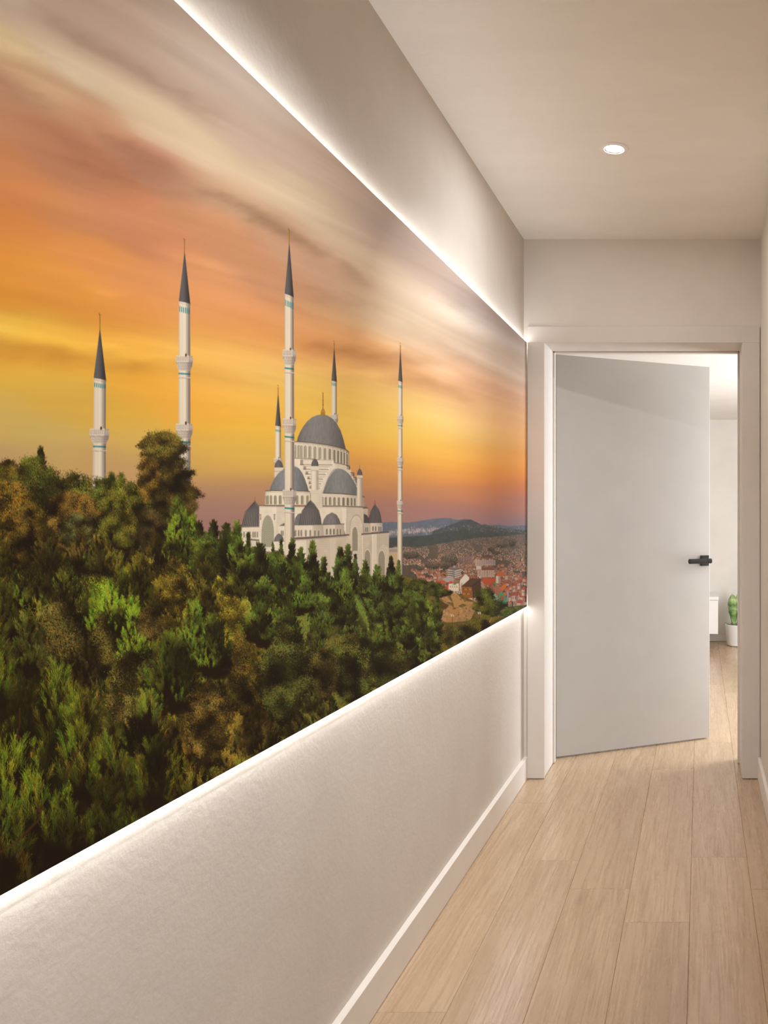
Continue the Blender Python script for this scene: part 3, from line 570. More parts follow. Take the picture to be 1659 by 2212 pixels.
    skyl = [(-10, 1010), (60, 1000), (110, 1020), (150, 1030), (200, 1050), (300, 1056), (420, 1090), (430, 1140), (510, 1145), (530, 1172), (600, 1190), (650, 1200), (690, 1215), (720, 1240), (790, 1235), (860, 1230), (880, 1245), (930, 1290), (960, 1360), (985, 1400), (1010, 1430)]
    base_poly = [(x, y+22) for x, y in skyl]+[(1010, 1480), (-10, 1960)]
    poly(base_poly, lambda gx, gy: SHD*(1.0+.5*fbm(gx/7, gy/7, 55, 4))[..., None])
    carpet(60000)
    # skyline trees (centre, top, half width, height, kind, colour, ...)
    tree(18, 992, 26, 110, 'd', '5e4a1a'); tree(88, 966, 20, 70, 's' if 0 else 'p', '343a16', 1.0, 7, 's'); tree(70, 985, 46, 110, 'd', '46481a'); tree(100, 1010, 30, 90, 'd', '40461a')
    tree(165, 1020, 38, 70, 'd', '54561e'); tree(20, 1035, 52, 130, 'd', '72521c'); tree(228, 1030, 34, 90, 'd', '4c561e'); tree(242, 1020, 7, 40, 'd', '445018', 1, 5); tree(262, 1022, 8, 40, 'd', '4a5018', 1, 5); tree(285, 1040, 26, 70, 'd', '58561e')
    tree(352, 930, 46, 96, 'd', '52421a', 1.05, 6.5, 'o', .9, .55); tree(362, 985, 58, 120, 'd', '4a3816', .95, 6.5, 'o', .8, .5); tree(318, 985, 22, 100, 'd', '764e1c', 1.1, 6, 'o', .8, .3); tree(405, 1050, 20, 60, 'd', '44300f', .8, 5, 'o', .6, .2)
    tree(265, 1055, 60, 120, 'd', '58561c', 1.0, 7); tree(150, 1062, 56, 120, 'd', '6a4822', 1.0, 7); tree(165, 1110, 34, 70, 'd', '4e4c30', .9, 6); tree(325, 1100, 34, 90, 'd', '402618', .9, 6); tree(60, 1090, 40, 120, 'd', '5a4018', .95, 7)
    tree(387, 1072, 30, 150, 'p', '4c641a', 1.15, 11); tree(430, 1128, 20, 110, 'p', '42541c', 1.0, 8); tree(462, 1124, 18, 100, 'p', '3a4c1c', .8, 8); tree(490, 1132, 26, 100, 'p', '303e18', .7, 8); tree(512, 1128, 22, 120, 'p', '445c1e', 1.0, 8.5)
    tree(445, 1175, 26, 90, 'd', '4a561c', .9, 6); tree(537, 1150, 5, 46, 'd', '2c3a1a', .8, 3.2, 's'); tree(608, 1165, 7, 46, 'p', '283a1a', .8, 3.6, 's'); tree(590, 1172, 5, 40, 'p', '36441c', .8, 3.6, 's'); tree(632, 1166, 13, 70, 'p', '34461c', .85, 6)
    tree(560, 1176, 34, 100, 'p', '40581e', 1.0, 8); tree(600, 1192, 30, 90, 'p', '36481e', .85, 7); tree(650, 1184, 18, 80, 'p', '34461e', .85, 6); tree(676, 1170, 17, 100, 'p', '384a1c', .9, 6.5); tree(700, 1205, 10, 60, 'p', '38481e', .9, 6)
    tree(735, 1184, 17, 90, 'p', '364a20', .9, 6); tree(752, 1178, 15, 90, 'p', '34461f', .85, 6); tree(768, 1198, 9, 60, 'p', '2c3a1e', .8, 4, 's'); tree(790, 1212, 14, 70, 'p', '36481e', .9, 6); tree(815, 1222, 18, 70, 'p', '38481e', .9, 6); tree(845, 1204, 16, 80, 'p', '34461f', .85, 5, 's'); tree(862, 1212, 10, 60, 'p', '34461f', .85, 5, 's')
    tree(640, 1205, 40, 110, 'p', '44601e', 1.05, 7.5); tree(745, 1215, 22, 90, 'p', '465c22', 1.0, 7)
    # rows of trees filling the slope, far rows first
    rows = []
    for r, (yl, yr) in enumerate(zip([1120, 1165, 1215, 1270, 1330, 1395, 1465, 1540, 1620, 1700, 1790], [1232, 1255, 1280, 1308, 1338, 1370, 1402, 1436, 1470, 1505, 1540])):
        x = -20+rs.uniform(0, 30)
        while x < 1010:
            y = yl+(yr-yl)*(x/900)+rs.normal(0, 9)
            m = (1513-x)/1513
            sz = idw(SZ[:, :2], SZ[:, 2:], x, y+20)[0]
            hw = sz*rs.uniform(2.0, 3.2)
            rows.append((x, y, hw, sz)); x += hw*rs.uniform(2.0, 3.6)
    for x, y, hw, sz in rows:
        lim = vert_interp(skyl, x)
        if y < lim+8 or x > 940 and y < 1300: continue
        kind = 'p' if rs.rand() < .9 else 'd'
        tree(x, y, hw, hw*rs.uniform(1.7, 2.6), kind, None, rs.choice([.6, .85, 1.0, 1.1]), sz if kind == 'p' else sz*.6, None, .8, .35)
    # particular trees in the middle and the front
    for a in [(240, 1268, 46, 90, 'p', '5a781c', 1.25, 15), (290, 1316, 40, 110, 'p', '5a761c', 1.2, 14), (120, 1300, 36, 150, 'd', '62562e', 1.0, 12), (60, 1330, 40, 110, 'p', '566024', 1.0, 22), (225, 1320, 22, 130, 'd', '62582a', .95, 10),
              (380, 1210, 26, 110, 'd', '6c5c20', 1.0, 8), (375, 1260, 20, 60, 'd', '86701e', 1.1, 7), (325, 1310, 28, 60, 'd', '503c22', .95, 8), (290, 1400, 46, 140, 'd', '6a602c', 1.05, 11), (420, 1300, 40, 130, 'p', '4c641c', 1.1, 14), (370, 1370, 60, 140, 'p', '4c5e1c', 1.1, 20),
              (500, 1288, 26, 110, 'd', '7c6c20', 1.1, 8), (530, 1360, 28, 170, 'd', '5c481a', .95, 9), (610, 1345, 52, 200, 'd', '4a542a', 1.05, 10), (460, 1330, 44, 110, 'p', '4e661e', 1.1, 15), (560, 1290, 34, 90, 'p', '48601e', 1.1, 11),
              (450, 1470, 42, 170, 'd', '7a5c30', 1.05, 9), (250, 1500, 28, 130, 'd', '76683a', 1.05, 11), (760, 1370, 60, 130, 'd', '4c5228', 1.0, 9), (830, 1385, 44, 90, 'd', '465022', 1.0, 8), (700, 1400, 26, 100, 'd', '54482a', .9, 8), (915, 1282, 16, 70, 'p', '405220', 1.0, 6),
              (945, 1290, 14, 90, 'p', '404e1e', .95, 6), (890, 1300, 22, 90, 'p', '44581e', 1.0, 7), (930, 1340, 24, 90, 'p', '48581e', 1.0, 7), (975, 1352, 22, 70, 'd', '54481e', .9, 6), (1010, 1350, 26, 60, 'd', '50481e', .85, 5), (900, 1250, 26, 18, 'd', '3c441c', .9, 5), (1035, 1335, 26, 44, 'd', '565018', .9, 5),
              (1048, 1270, 22, 30, 'd', '42521e', 1.0, 5), (1066, 1294, 28, 30, 'd', '40501e', .95, 5), (1104, 1312, 20, 18, 'd', '425020', .95, 4.5), (1040, 1300, 20, 16, 'd', '5c5a1e', .9, 4), (925, 1258, 34, 14, 'd', '3a421c', .9, 4), (950, 1272, 26, 12, 'd', '3a421c', .9, 4)]:
        tree(*a)
    for a in [(55, 1462, 52, 130, 'p', '6c7e1c', 1.25, 44), (125, 1440, 44, 120, 'p', '5e6e1a', 1.1, 34), (-6, 1380, 40, 120, 'p', '5c6c1a', 1.1, 34), (185, 1485, 44, 110, 'p', '626e1c', 1.15, 36), (20, 1600, 60, 160, 'p', '68781a', 1.15, 46), (110, 1580, 48, 120, 'p', '5e6c18', 1.1, 42), (180, 1520, 50, 170, 'p', '5e6a18', 1.1, 40),
              (90, 1660, 60, 140, 'p', '62701a', 1.1, 44), (10, 1720, 60, 120, 'p', '566418', 1.0, 44), (250, 1560, 54, 150, 'p', '5e681c', 1.05, 34), (320, 1500, 50, 130, 'p', '5a6420', 1.05, 24), (330, 1610, 44, 100, 'p', '5a641a', 1.0, 30), (230, 1690, 50, 110, 'p', '54601a', .95, 36), (150, 1740, 50, 90, 'p', '4e5c16', .9, 38)]:
        tree(*a)
    # bare branches
    for pts, w in [([(0, 1842), (40, 1815), (85, 1770), (92, 1740)], 5), ([(140, 1680), (165, 1630), (190, 1600)], 3.5), ([(38, 1590), (44, 1560), (42, 1530)], 3), ([(205, 1710), (225, 1680), (240, 1650)], 2.5)]: line(pts, w, (84, 50, 26), .75)
    for x, y in ((40, 1593), (160, 1628), (84, 1750)): ellipse(x, y, 5, 6, (70, 40, 20), .7)
    # cable fence and lamps at the lower right
    line([T(280, 1650), T(420, 1500), T(600, 1302), T(850, 1296), T(1100, 1250), T(1380, 1180)], 1.2, (72, 96, 60), .9)
    for f in (0, 1, 2, 3): line([T(520, 1390+f*18), T(690, 1318+f*14)], .6, (66, 88, 58), .6)
    for x, y, b in ((770, 1215, 1440), (1055, 1190, 1260)): line([T(x, y), T(x, b)], .8, (60, 50, 36)); rect(*T(x-14, y-10), *T(x-4, y+14), (226, 216, 196)); rect(*T(x+4, y-10), *T(x+14, y+14), (226, 216, 196))
    h, w = HH//SS, WW//SS
    return np.clip(C.reshape(h, SS, w, SS, 3).mean((1, 3)), 0, 255)
# ---------------------------------------------------------------- the corridor
import bpy, bmesh, math
from mathutils import Vector, Matrix
D = bpy.data; SC = bpy.context.scene; COL = SC.collection
F = 1818.0; VX, VY = 1513.0, 1104.0; CZ = 1.274       # focal length in px of the 1659 x 2212 frame, vanishing point, eye height
WL, WR, ML = -.842, .286, -.824                        # left wall, right wall, mural face
YE, YB, CEIL = 4.012, 4.32, 2.57                       # end wall front and back, ceiling height
YC = -2.2                                              # the corridor's open end behind the camera
MZ0, MZ1, MY0, MY1 = .8213, 2.0739, .46, 3.995         # mural edges

def lin(h):
    c = [int(h[i:i+2], 16)/255 for i in (0, 2, 4)]
    return tuple(x/12.92 if x <= .04045 else ((x+.055)/1.055)**2.4 for x in c)+(1,)

# ---- materials
class NT:
    def __init__(s, name):
        s.m = D.materials.new(name); s.m.use_nodes = True; s.t = s.m.node_tree; s.n = s.t.nodes; s.b = s.n['Principled BSDF']
    def add(s, t, **k):
        n = s.n.new(t)
        for a, v in k.items(): setattr(n, a, v)
        return n
    def ln(s, a, b): s.t.links.new(a, b)
    def noise(s, scale, detail=3, rough=.5, vec=None, dist=0):
        n = s.add('ShaderNodeTexNoise'); n.inputs['Scale'].default_value = scale; n.inputs['Detail'].default_value = detail; n.inputs['Roughness'].default_value = rough; n.inputs['Distortion'].default_value = dist
        if vec is not None: s.ln(vec, n.inputs['Vector'])
        return n
    def ramp(s, fac, stops):
        r = s.add('ShaderNodeValToRGB'); e = r.color_ramp.elements
        while len(e) < len(stops): e.new(.5)
        for i, (p, c) in enumerate(stops): e[i].position = p; e[i].color = c
        s.ln(fac, r.inputs['Fac']); return r
    def mix(s, fac, a, b, mode='MIX'):
        m = s.add('ShaderNodeMix', data_type='RGBA', blend_type=mode)
        for sock, v in ((m.inputs[0], fac), (m.inputs[6], a), (m.inputs[7], b)):
            if isinstance(v, (int, float, tuple)): sock.default_value = v
            else: s.ln(v, sock)
        return m.outputs[2]
    def bump(s, h, strength, dist=.01, nrm=None):
        b = s.add('ShaderNodeBump'); b.inputs['Strength'].default_value = strength; b.inputs['Distance'].default_value = dist
        s.ln(h, b.inputs['Height'])
        if nrm is not None: s.ln(nrm, b.inputs['Normal'])
        return b.outputs['Normal']
    def coord(s, scale=(1, 1, 1), loc=(0, 0, 0), kind='Object'):
        t = s.add('ShaderNodeTexCoord'); m = s.add('ShaderNodeMapping'); m.inputs['Scale'].default_value = scale; m.inputs['Location'].default_value = loc
        s.ln(t.outputs[kind], m.inputs['Vector']); return m.outputs['Vector']

def plaster(name, col, rough=.85, bump=.25, dist=.004, scale=60, var=.04, sx=(1, 1, 1)):
    k = NT(name); v = k.coord(sx); b = k.b
    n1 = k.noise(3.0, 4, .6, v); n2 = k.noise(scale, 4, .6, v); n3 = k.noise(scale*.28, 3, .5, v)
    c = Vector(col[:3]); lo = tuple(c*(1-var))+(1,); hi = tuple(c*(1+var))+(1,)
    k.ln(k.ramp(n1.outputs['Fac'], [(.3, lo), (.7, hi)]).outputs['Color'], b.inputs['Base Color'])
    b.inputs['Roughness'].default_value = rough; b.inputs['Specular IOR Level'].default_value = .25
    mm = k.add('ShaderNodeMath', operation='ADD'); k.ln(n2.outputs['Fac'], mm.inputs[0]); k.ln(n3.outputs['Fac'], mm.inputs[1])
    k.ln(k.bump(mm.outputs[0], bump, dist), b.inputs['Normal']); return k.m

def paint(name, col, rough=.45, spec=.4, var=.02, metal=0, bump=.03):
    k = NT(name); v = k.coord(); n = k.noise(8, 3, .5, v); c = Vector(col[:3])
    k.ln(k.ramp(n.outputs['Fac'], [(.3, tuple(c*(1-var))+(1,)), (.7, tuple(c*(1+var))+(1,))]).outputs['Color'], k.b.inputs['Base Color'])
    k.b.inputs['Roughness'].default_value = rough; k.b.inputs['Specular IOR Level'].default_value = spec; k.b.inputs['Metallic'].default_value = metal
    k.ln(k.bump(k.noise(240, 2, .5, v).outputs['Fac'], bump, .001), k.b.inputs['Normal']); return k.m

def glow(name, col, s):
    k = NT(name); k.n.remove(k.b); e = k.add('ShaderNodeEmission'); e.inputs['Color'].default_value = col; e.inputs['Strength'].default_value = s
    k.ln(e.outputs[0], k.n['Material Output'].inputs['Surface']); return k.m

M = {}
M['wall'] = plaster('beige_plaster', (.66, .605, .54), .9, .30, .0032, 64)
M['wall2'] = plaster('beige_wall_paint', (.70, .65, .585), .8, .12, .002, 90)
M['ceil'] = plaster('ceiling_paint', (.82, .775, .72), .95, .22, .003, 110, .03, (.5, 1.6, 1))
M['trim'] = paint('white_trim_paint', (.66, .61, .555), .5, .35)
M['skirt'] = paint('white_baseboard_paint', (.80, .745, .685), .45, .4)
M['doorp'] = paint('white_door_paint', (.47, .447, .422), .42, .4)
M['room'] = plaster('room_wall_paint', (.74, .70, .655), .85, .1, .002, 90)
M['roomc'] = plaster('room_ceiling_paint', (.80, .77, .73), .9, .1, .002, 90)
M['black'] = paint('black_metal', (.009, .0085, .008), .42, .4, .1)
M['lacquer'] = paint('white_lacquer', (.82, .80, .77), .3, .5)
M['pot'] = paint('white_ceramic', (.82, .80, .77), .35, .5)
M['soil'] = paint('dark_soil', (.03, .022, .015), .9, .1, .4, 0, .3)
M['led'] = glow('led_light', (1, .99, .98, 1), 12)
M['lens'] = glow('downlight_glow', (1, .98, .95, 1), 30)
M['chrome'] = paint('brushed_reflector', (.75, .74, .72), .3, .5, .02, .9)

# pale oak planks
k = NT('oak_planks'); b = k.b
at = k.add('ShaderNodeAttribute', attribute_name='plank')
sep = k.add('ShaderNodeSeparateColor'); k.ln(at.outputs['Color'], sep.inputs['Color'])
tc = k.add('ShaderNodeTexCoord'); va = k.add('ShaderNodeVectorMath', operation='MULTIPLY_ADD'); k.ln(at.outputs['Color'], va.inputs[0]); va.inputs[1].default_value = (37, 53, 11); k.ln(tc.outputs['Object'], va.inputs[2])
mp = k.add('ShaderNodeMapping'); mp.inputs['Scale'].default_value = (8, .7, 1); k.ln(va.outputs[0], mp.inputs['Vector'])
mp2 = k.add('ShaderNodeMapping'); mp2.inputs['Scale'].default_value = (150, 5, 1); k.ln(va.outputs[0], mp2.inputs['Vector'])
mp3 = k.add('ShaderNodeMapping'); mp3.inputs['Scale'].default_value = (7.0, .42, 1); k.ln(va.outputs[0], mp3.inputs['Vector'])
big = k.noise(1.3, 3, .55, mp.outputs[0], .6); fine = k.noise(1.0, 4, .6, mp2.outputs[0]); fig = k.noise(1.0, 2.5, .5, mp3.outputs[0], .25)
# cathedral figure: rings cut lengthways
rg = k.add('ShaderNodeMath', operation='MULTIPLY'); k.ln(fig.outputs['Fac'], rg.inputs[0]); rg.inputs[1].default_value = 44
rs_ = k.add('ShaderNodeMath', operation='SINE'); k.ln(rg.outputs[0], rs_.inputs[0])
ra = k.add('ShaderNodeMath', operation='MULTIPLY_ADD'); k.ln(rs_.outputs[0], ra.inputs[0]); ra.inputs[1].default_value = .5; ra.inputs[2].default_value = .5
vor = k.add('ShaderNodeTexVoronoi'); vor.inputs['Scale'].default_value = 1.0
mp4 = k.add('ShaderNodeMapping'); mp4.inputs['Scale'].default_value = (5.2, 1.9, 1); k.ln(va.outputs[0], mp4.inputs['Vector']); k.ln(mp4.outputs[0], vor.inputs['Vector'])
knot = k.ramp(vor.outputs['Distance'], [(.0, (1, 1, 1, 1)), (.16, (0, 0, 0, 1))])
WA, WB_, WC = (.49, .345, .22, 1), (.57, .415, .275, 1), (.39, .26, .15, 1)
c0 = k.ramp(big.outputs['Fac'], [(.3, WA), (.7, WB_)]).outputs['Color']
c1 = k.mix(k.ramp(fine.outputs['Fac'], [(.44, (0, 0, 0, 1)), (.72, (.8, .8, .8, 1))]).outputs['Color'], c0, WC)
c2 = k.mix(k.ramp(ra.outputs[0], [(.66, (0, 0, 0, 1)), (1, (.36, .36, .36, 1))]).outputs['Color'], c1, WC)
kf = k.add('ShaderNodeMath', operation='MULTIPLY'); k.ln(knot.outputs['Color'], kf.inputs[0]); kf.inputs[1].default_value = .6
c3 = k.mix(kf.outputs[0], c2, (.30, .20, .13, 1))
tone = k.ramp(sep.outputs['Blue'], [(0, (.95, .945, .94, 1)), (1, (1.05, 1.05, 1.05, 1))])
k.ln(k.mix(1.0, c3, tone.outputs['Color'], 'MULTIPLY'), b.inputs['Base Color'])
b.inputs['Specular IOR Level'].default_value = .85
k.ln(k.ramp(fine.outputs['Fac'], [(.3, (.17, .17, .17, 1)), (.7, (.34, .34, .34, 1))]).outputs['Color'], b.inputs['Roughness'])
hs = k.add('ShaderNodeMath', operation='MULTIPLY_ADD'); k.ln(ra.outputs[0], hs.inputs[0]); hs.inputs[1].default_value = .35; k.ln(fine.outputs['Fac'], hs.inputs[2])
k.ln(k.bump(hs.outputs[0], .2, .0013), b.inputs['Normal']); M['wood'] = k.m

# printed mural surface
k = NT('printed_wallpaper'); at = k.add('ShaderNodeAttribute', attribute_name='print')
k.ln(at.outputs['Color'], k.b.inputs['Base Color']); k.b.inputs['Roughness'].default_value = .75; k.b.inputs['Specular IOR Level'].default_value = .12; M['print'] = k.m

def leafmat(name, a, c, bnd):
    k = NT(name); v = k.coord((1, 1, bnd)); n = k.noise(9, 3, .6, v, .4)
    k.ln(k.ramp(n.outputs['Fac'], [(.35, a), (.65, c)]).outputs['Color'], k.b.inputs['Base Color']); k.b.inputs['Roughness'].default_value = .4; return k.m
M['stem'] = leafmat('green_succulent', (.07, .17, .03, 1), (.40, .50, .22, 1), 2.2)
M['leafd'] = leafmat('dark_green_leaf', (.03, .09, .02, 1), (.10, .22, .05, 1), .6)
M['leafy'] = leafmat('yellow_green_leaf', (.36, .48, .10, 1), (.62, .70, .30, 1), .6)

# ---- mesh helpers
def link(name, bm, mat, parent=None, smooth=False, angle=None):
    me = D.meshes.new(name); bm.normal_update(); bm.to_mesh(me); bm.free()
    o = D.objects.new(name, me); COL.objects.link(o)
    for m in (mat if isinstance(mat, (list, tuple)) else [mat]): me.materials.append(m)
    if smooth: me.polygons.foreach_set('use_smooth', [True]*len(me.polygons))
    if smooth and angle:
        try: me.set_sharp_from_angle(angle=angle)
        except Exception: pass
    if parent: o.parent = parent
    return o
def box(bm, x0, x1, y0, y1, z0, z1, bev=0, seg=2, mi=0):
    r = bmesh.ops.create_cube(bm, size=1, matrix=Matrix.Translation(((x0+x1)/2, (y0+y1)/2, (z0+z1)/2)) @ Matrix.Diagonal((x1-x0, y1-y0, z1-z0, 1)))
    vs = r['verts']; fs = set(f for v in vs for f in v.link_faces)
    for f in fs: f.material_index = mi
    if bev:
        es = list(set(e for v in vs for e in v.link_edges)); bmesh.ops.bevel(bm, geom=es, offset=bev, segments=seg, affect='EDGES', profile=.5)
def lathe(bm, prof, n=48, c=(0, 0, 0), ax=None):
    rings = []
    for r, z in prof:
        if r < 1e-6: rings.append([bm.verts.new((0, 0, z))])
        else: rings.append([bm.verts.new((r*math.cos(2*math.pi*i/n), r*math.sin(2*math.pi*i/n), z)) for i in range(n)])
    for a, b in zip(rings[:-1], rings[1:]):
        for i in range(n):
            j = (i+1) % n
            if len(a) == 1 and len(b) == 1: continue
            if len(a) == 1: bm.faces.new((a[0], b[j], b[i]))
            elif len(b) == 1: bm.faces.new((a[i], a[j], b[0]))
            else: bm.faces.new((a[i], a[j], b[j], b[i]))
    mtx = Matrix.Translation(c) @ (ax.to_4x4() if ax else Matrix.Identity(4))
    bmesh.ops.transform(bm, matrix=mtx, verts=[v for r in rings for v in r]); bmesh.ops.recalc_face_normals(bm, faces=bm.faces[:])
def empty(name, loc=(0, 0, 0)):
    o = D.objects.new(name, None); o.location = loc; o.empty_display_size = .05; COL.objects.link(o); return o
def tag(o, label, cat, group=None):
    o['label'] = label; o['category'] = cat
    if group: o['group'] = group
    return o
def struct(o, label, cat): o['kind'] = 'structure'; o['label'] = label; o['category'] = cat; return o

# ---- floor of bevelled planks, laid lengthways
def floor():
    rnd = np.random.RandomState(3)
    bm = bmesh.new(); cl = bm.loops.layers.float_color.new('plank')
    W, L, X0 = .2041, 1.5345, -.0333
    off = {0: 3.099, -1: 2.608, -2: 2.838, -3: 3.068, -4: 2.139, 1: 2.834}
    for r in range(-13, 11):
        o = off.get(r, rnd.uniform(0, L)); xa, xb = X0+W*r, X0+W*(r+1)
        if xb < -2.6 or xa > 2.0: continue
        xa, xb = max(xa, -2.6), min(xb, 2.0)
        j = math.floor((YC-o)/L)
        while True:
            ya, yb = max(o+L*j, YC), min(o+L*(j+1), 8.3)
            if ya >= 8.3: break
            j += 1
            if yb <= YC+.01: continue
            e, d = .0014, .0022
            out = [bm.verts.new(p) for p in ((xa, ya, -d), (xb, ya, -d), (xb, yb, -d), (xa, yb, -d))]
            inn = [bm.verts.new(p) for p in ((xa+e, ya+e, 0), (xb-e, ya+e, 0), (xb-e, yb-e, 0), (xa+e, yb-e, 0))]
            col = (*rnd.rand(3), 1)
            fs = [bm.faces.new(inn)]+[bm.faces.new((out[i], out[(i+1) % 4], inn[(i+1) % 4], inn[i])) for i in range(4)]
            for f in fs:
                for lp in f.loops: lp[cl] = col
    struct(link('floor', bm, M['wood']), 'pale oak plank floor running down the corridor and into the next room', 'floor')
floor()

# ---- shell
bm = bmesh.new(); box(bm, WL-.12, WL, YC, YE, 0, CEIL); struct(link('wall_left', bm, M['wall']), 'textured beige plaster wall carrying the sunset mural', 'wall')
bm = bmesh.new(); box(bm, WR, WR+.12, YC, YE, 0, CEIL); struct(link('wall_right', bm, M['wall2']), 'narrow strip of beige wall at the right edge', 'wall')
bm = bmesh.new(); box(bm, WL-.12, WR+.12, YC, YE, CEIL, CEIL+.1); struct(link('ceiling', bm, M['ceil']), 'beige corridor ceiling around the recessed downlight', 'ceiling')
JL, JR, JT = -.744, .197, 2.079
bm = bmesh.new()
for a in ((-2.5, JL-.012, 0, CEIL+.1), (JR+.012, 1.9, 0, CEIL+.1), (JL-.012, JR+.012, JT+.012, CEIL+.1)): box(bm, a[0], a[1], YE, YB, a[2], a[3])
struct(link('wall_end', bm, M['wall2']), 'beige end wall above and around the open doorway', 'wall')
# baseboards
def skirt(name, x0, x1, y0, y1, z1, label):
    bm = bmesh.new(); box(bm, x0, x1, y0, y1, .0015, z1, .0018, 2); struct(link(name, bm, M['skirt']), label, 'baseboard')
skirt('baseboard_left', WL, ML+.002, YC, YE-.0005, .104, 'white baseboard under the mural along the left wall')
skirt('baseboard_right', WR-.014, WR, YC, YE-.0005, .104, 'white baseboard at the foot of the right wall')

# ---- doorway
dr = empty('door_1', ((JL+JR)/2, YE, 0)); struct(dr, 'open white doorway at the end of the corridor with casing and leaf', 'door')
def inpar(o, p): o.parent = p; o.matrix_parent_inverse = Matrix.Translation(p.location).inverted(); return o
bm = bmesh.new(); y0 = YE-.014
box(bm, -.8225, JL+.0025, y0, YE, .003, 2.074, .0015); box(bm, JR+.003, .2825, y0, YE, .003, 2.074, .0015); box(bm, -.8225, .2825, y0, YE, 2.0743, 2.152, .0015)
inpar(link('door_casing', bm, M['trim']), dr)
bm = bmesh.new(); y0 = YE-.004
box(bm, JL-.012, JL, y0, YB, .003, JT, .001); box(bm, JR, JR+.012, y0, YB, .003, JT, .001); box(bm, JL-.012, JR+.012, y0, YB, JT, JT+.012, .001)
box(bm, JR-.009, JR, YB-.075, YB-.045, .003, JT, .001); box(bm, JL, JL+.009, YB-.075, YB-.045, .003, JT, .001); box(bm, JL, JR, YB-.075, YB-.045, JT-.006, JT, .001)
inpar(link('door_jamb', bm, M['trim']), dr)
HX, HY, EX, EY = -.741, 4.327, .0518, 4.71
u = Vector((EX-HX, EY-HY, 0)); LW = u.length; u.normalize(); n = Vector((u.y, -u.x, 0))          # along the leaf; towards the viewer
LM = Matrix(((u.x, -n.x, 0, HX), (u.y, -n.y, 0, HY), (0, 0, 1, 0), (0, 0, 0, 1)))              # leaf space: x along, y away from the viewer
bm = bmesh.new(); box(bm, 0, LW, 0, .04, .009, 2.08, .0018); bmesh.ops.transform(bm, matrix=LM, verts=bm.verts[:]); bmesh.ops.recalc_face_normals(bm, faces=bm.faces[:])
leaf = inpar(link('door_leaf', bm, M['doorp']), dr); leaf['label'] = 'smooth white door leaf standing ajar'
hx0, hz = LW*.962, .998
bm = bmesh.new(); box(bm, hx0-.026, hx0+.026, -.009, 0, hz-.029, hz+.029, .0022); bmesh.ops.transform(bm, matrix=LM, verts=bm.verts[:]); bmesh.ops.recalc_face_normals(bm, faces=bm.faces[:])
r_ = link('handle_rosette', bm, M['black']); r_.parent = leaf; r_['label'] = 'black square rosette'
bm = bmesh.new(); RX = Matrix.Rotation(math.pi/2, 3, 'X'); RY = Matrix.Rotation(math.pi/2, 3, 'Y')
lathe(bm, [(0, .007), (.0115, .007), (.0115, .056), (0, .056)], 32, (hx0, 0, hz), RX)
x0, x1 = LW*.832, LW*.985
lathe(bm, [(0, 0), (.0125, 0), (.0138, .0012), (.0138, .106), (.0128, .107), (.0128, .109), (.0138, .110), (.0138, x1-x0-.0012), (.0126, x1-x0), (0, x1-x0)], 40, (x0, -.046, hz), RY)
bmesh.ops.transform(bm, matrix=LM, verts=bm.verts[:]); bmesh.ops.recalc_face_normals(bm, faces=bm.faces[:])
r_ = link('lever_handle', bm, M['black'], None, True, .6); r_.parent = leaf; r_['label'] = 'black cylindrical lever'
# ---- the room beyond
RC = 2.168
bm = bmesh.new(); box(bm, -2.6, 2.0, 8.24, 8.36, 0, RC+.1); struct(link('wall_back', bm, M['room']), 'pale far wall of the room seen through the doorway', 'wall')
bm = bmesh.new(); box(bm, -2.6, -2.5, YB, 8.24, 0, RC+.1); struct(link('wall_room_left', bm, M['room']), 'pale side wall of the room behind the door leaf', 'wall')
bm = bmesh.new(); WY0, WY1, WZ0, WZ1 = 4.5, 6.0, .2, 2.145
for a in ((YB, WY0, 0, RC+.1), (WY1, 8.24, 0, RC+.1), (WY0, WY1, 0, WZ0), (WY0, WY1, WZ1, RC+.1)): box(bm, 1.9, 2.0, a[0], a[1], a[2], a[3])
struct(link('wall_room_right', bm, M['room']), 'pale side wall with the window of the next room', 'wall')
bm = bmesh.new(); box(bm, -2.6, 2.0, YB, 8.24, RC, RC+.1); struct(link('ceiling_room', bm, M['roomc']), 'pale ceiling of the room beyond the door', 'ceiling')
bm = bmesh.new(); box(bm, -2.5, 1.9, 8.226, 8.24, .0015, .06, .0015); struct(link('baseboard_back', bm, M['lacquer']), 'low white baseboard on the far wall', 'baseboard')

# floating white sideboard
sb = tag(empty('sideboard', (-.55, 8.0, .13)), 'white floating sideboard on the far wall half hidden by the door leaf', 'sideboard')
bm = bmesh.new(); box(bm, -1.3, .163, 7.78, 8.238, .136, .452, .002); inpar(link('cabinet_body', bm, M['lacquer']), sb)
bm = bmesh.new(); box(bm, -1.306, .168, 7.765, 8.239, .452, .482, .003); inpar(link('cabinet_top', bm, M['lacquer']), sb)
for i in range(3):
    a = -1.3+i*.4877; bm = bmesh.new(); box(bm, a+.003, a+.4847, 7.765, 7.78, .14, .448, .002); inpar(link('cabinet_door', bm, M['lacquer']), sb)

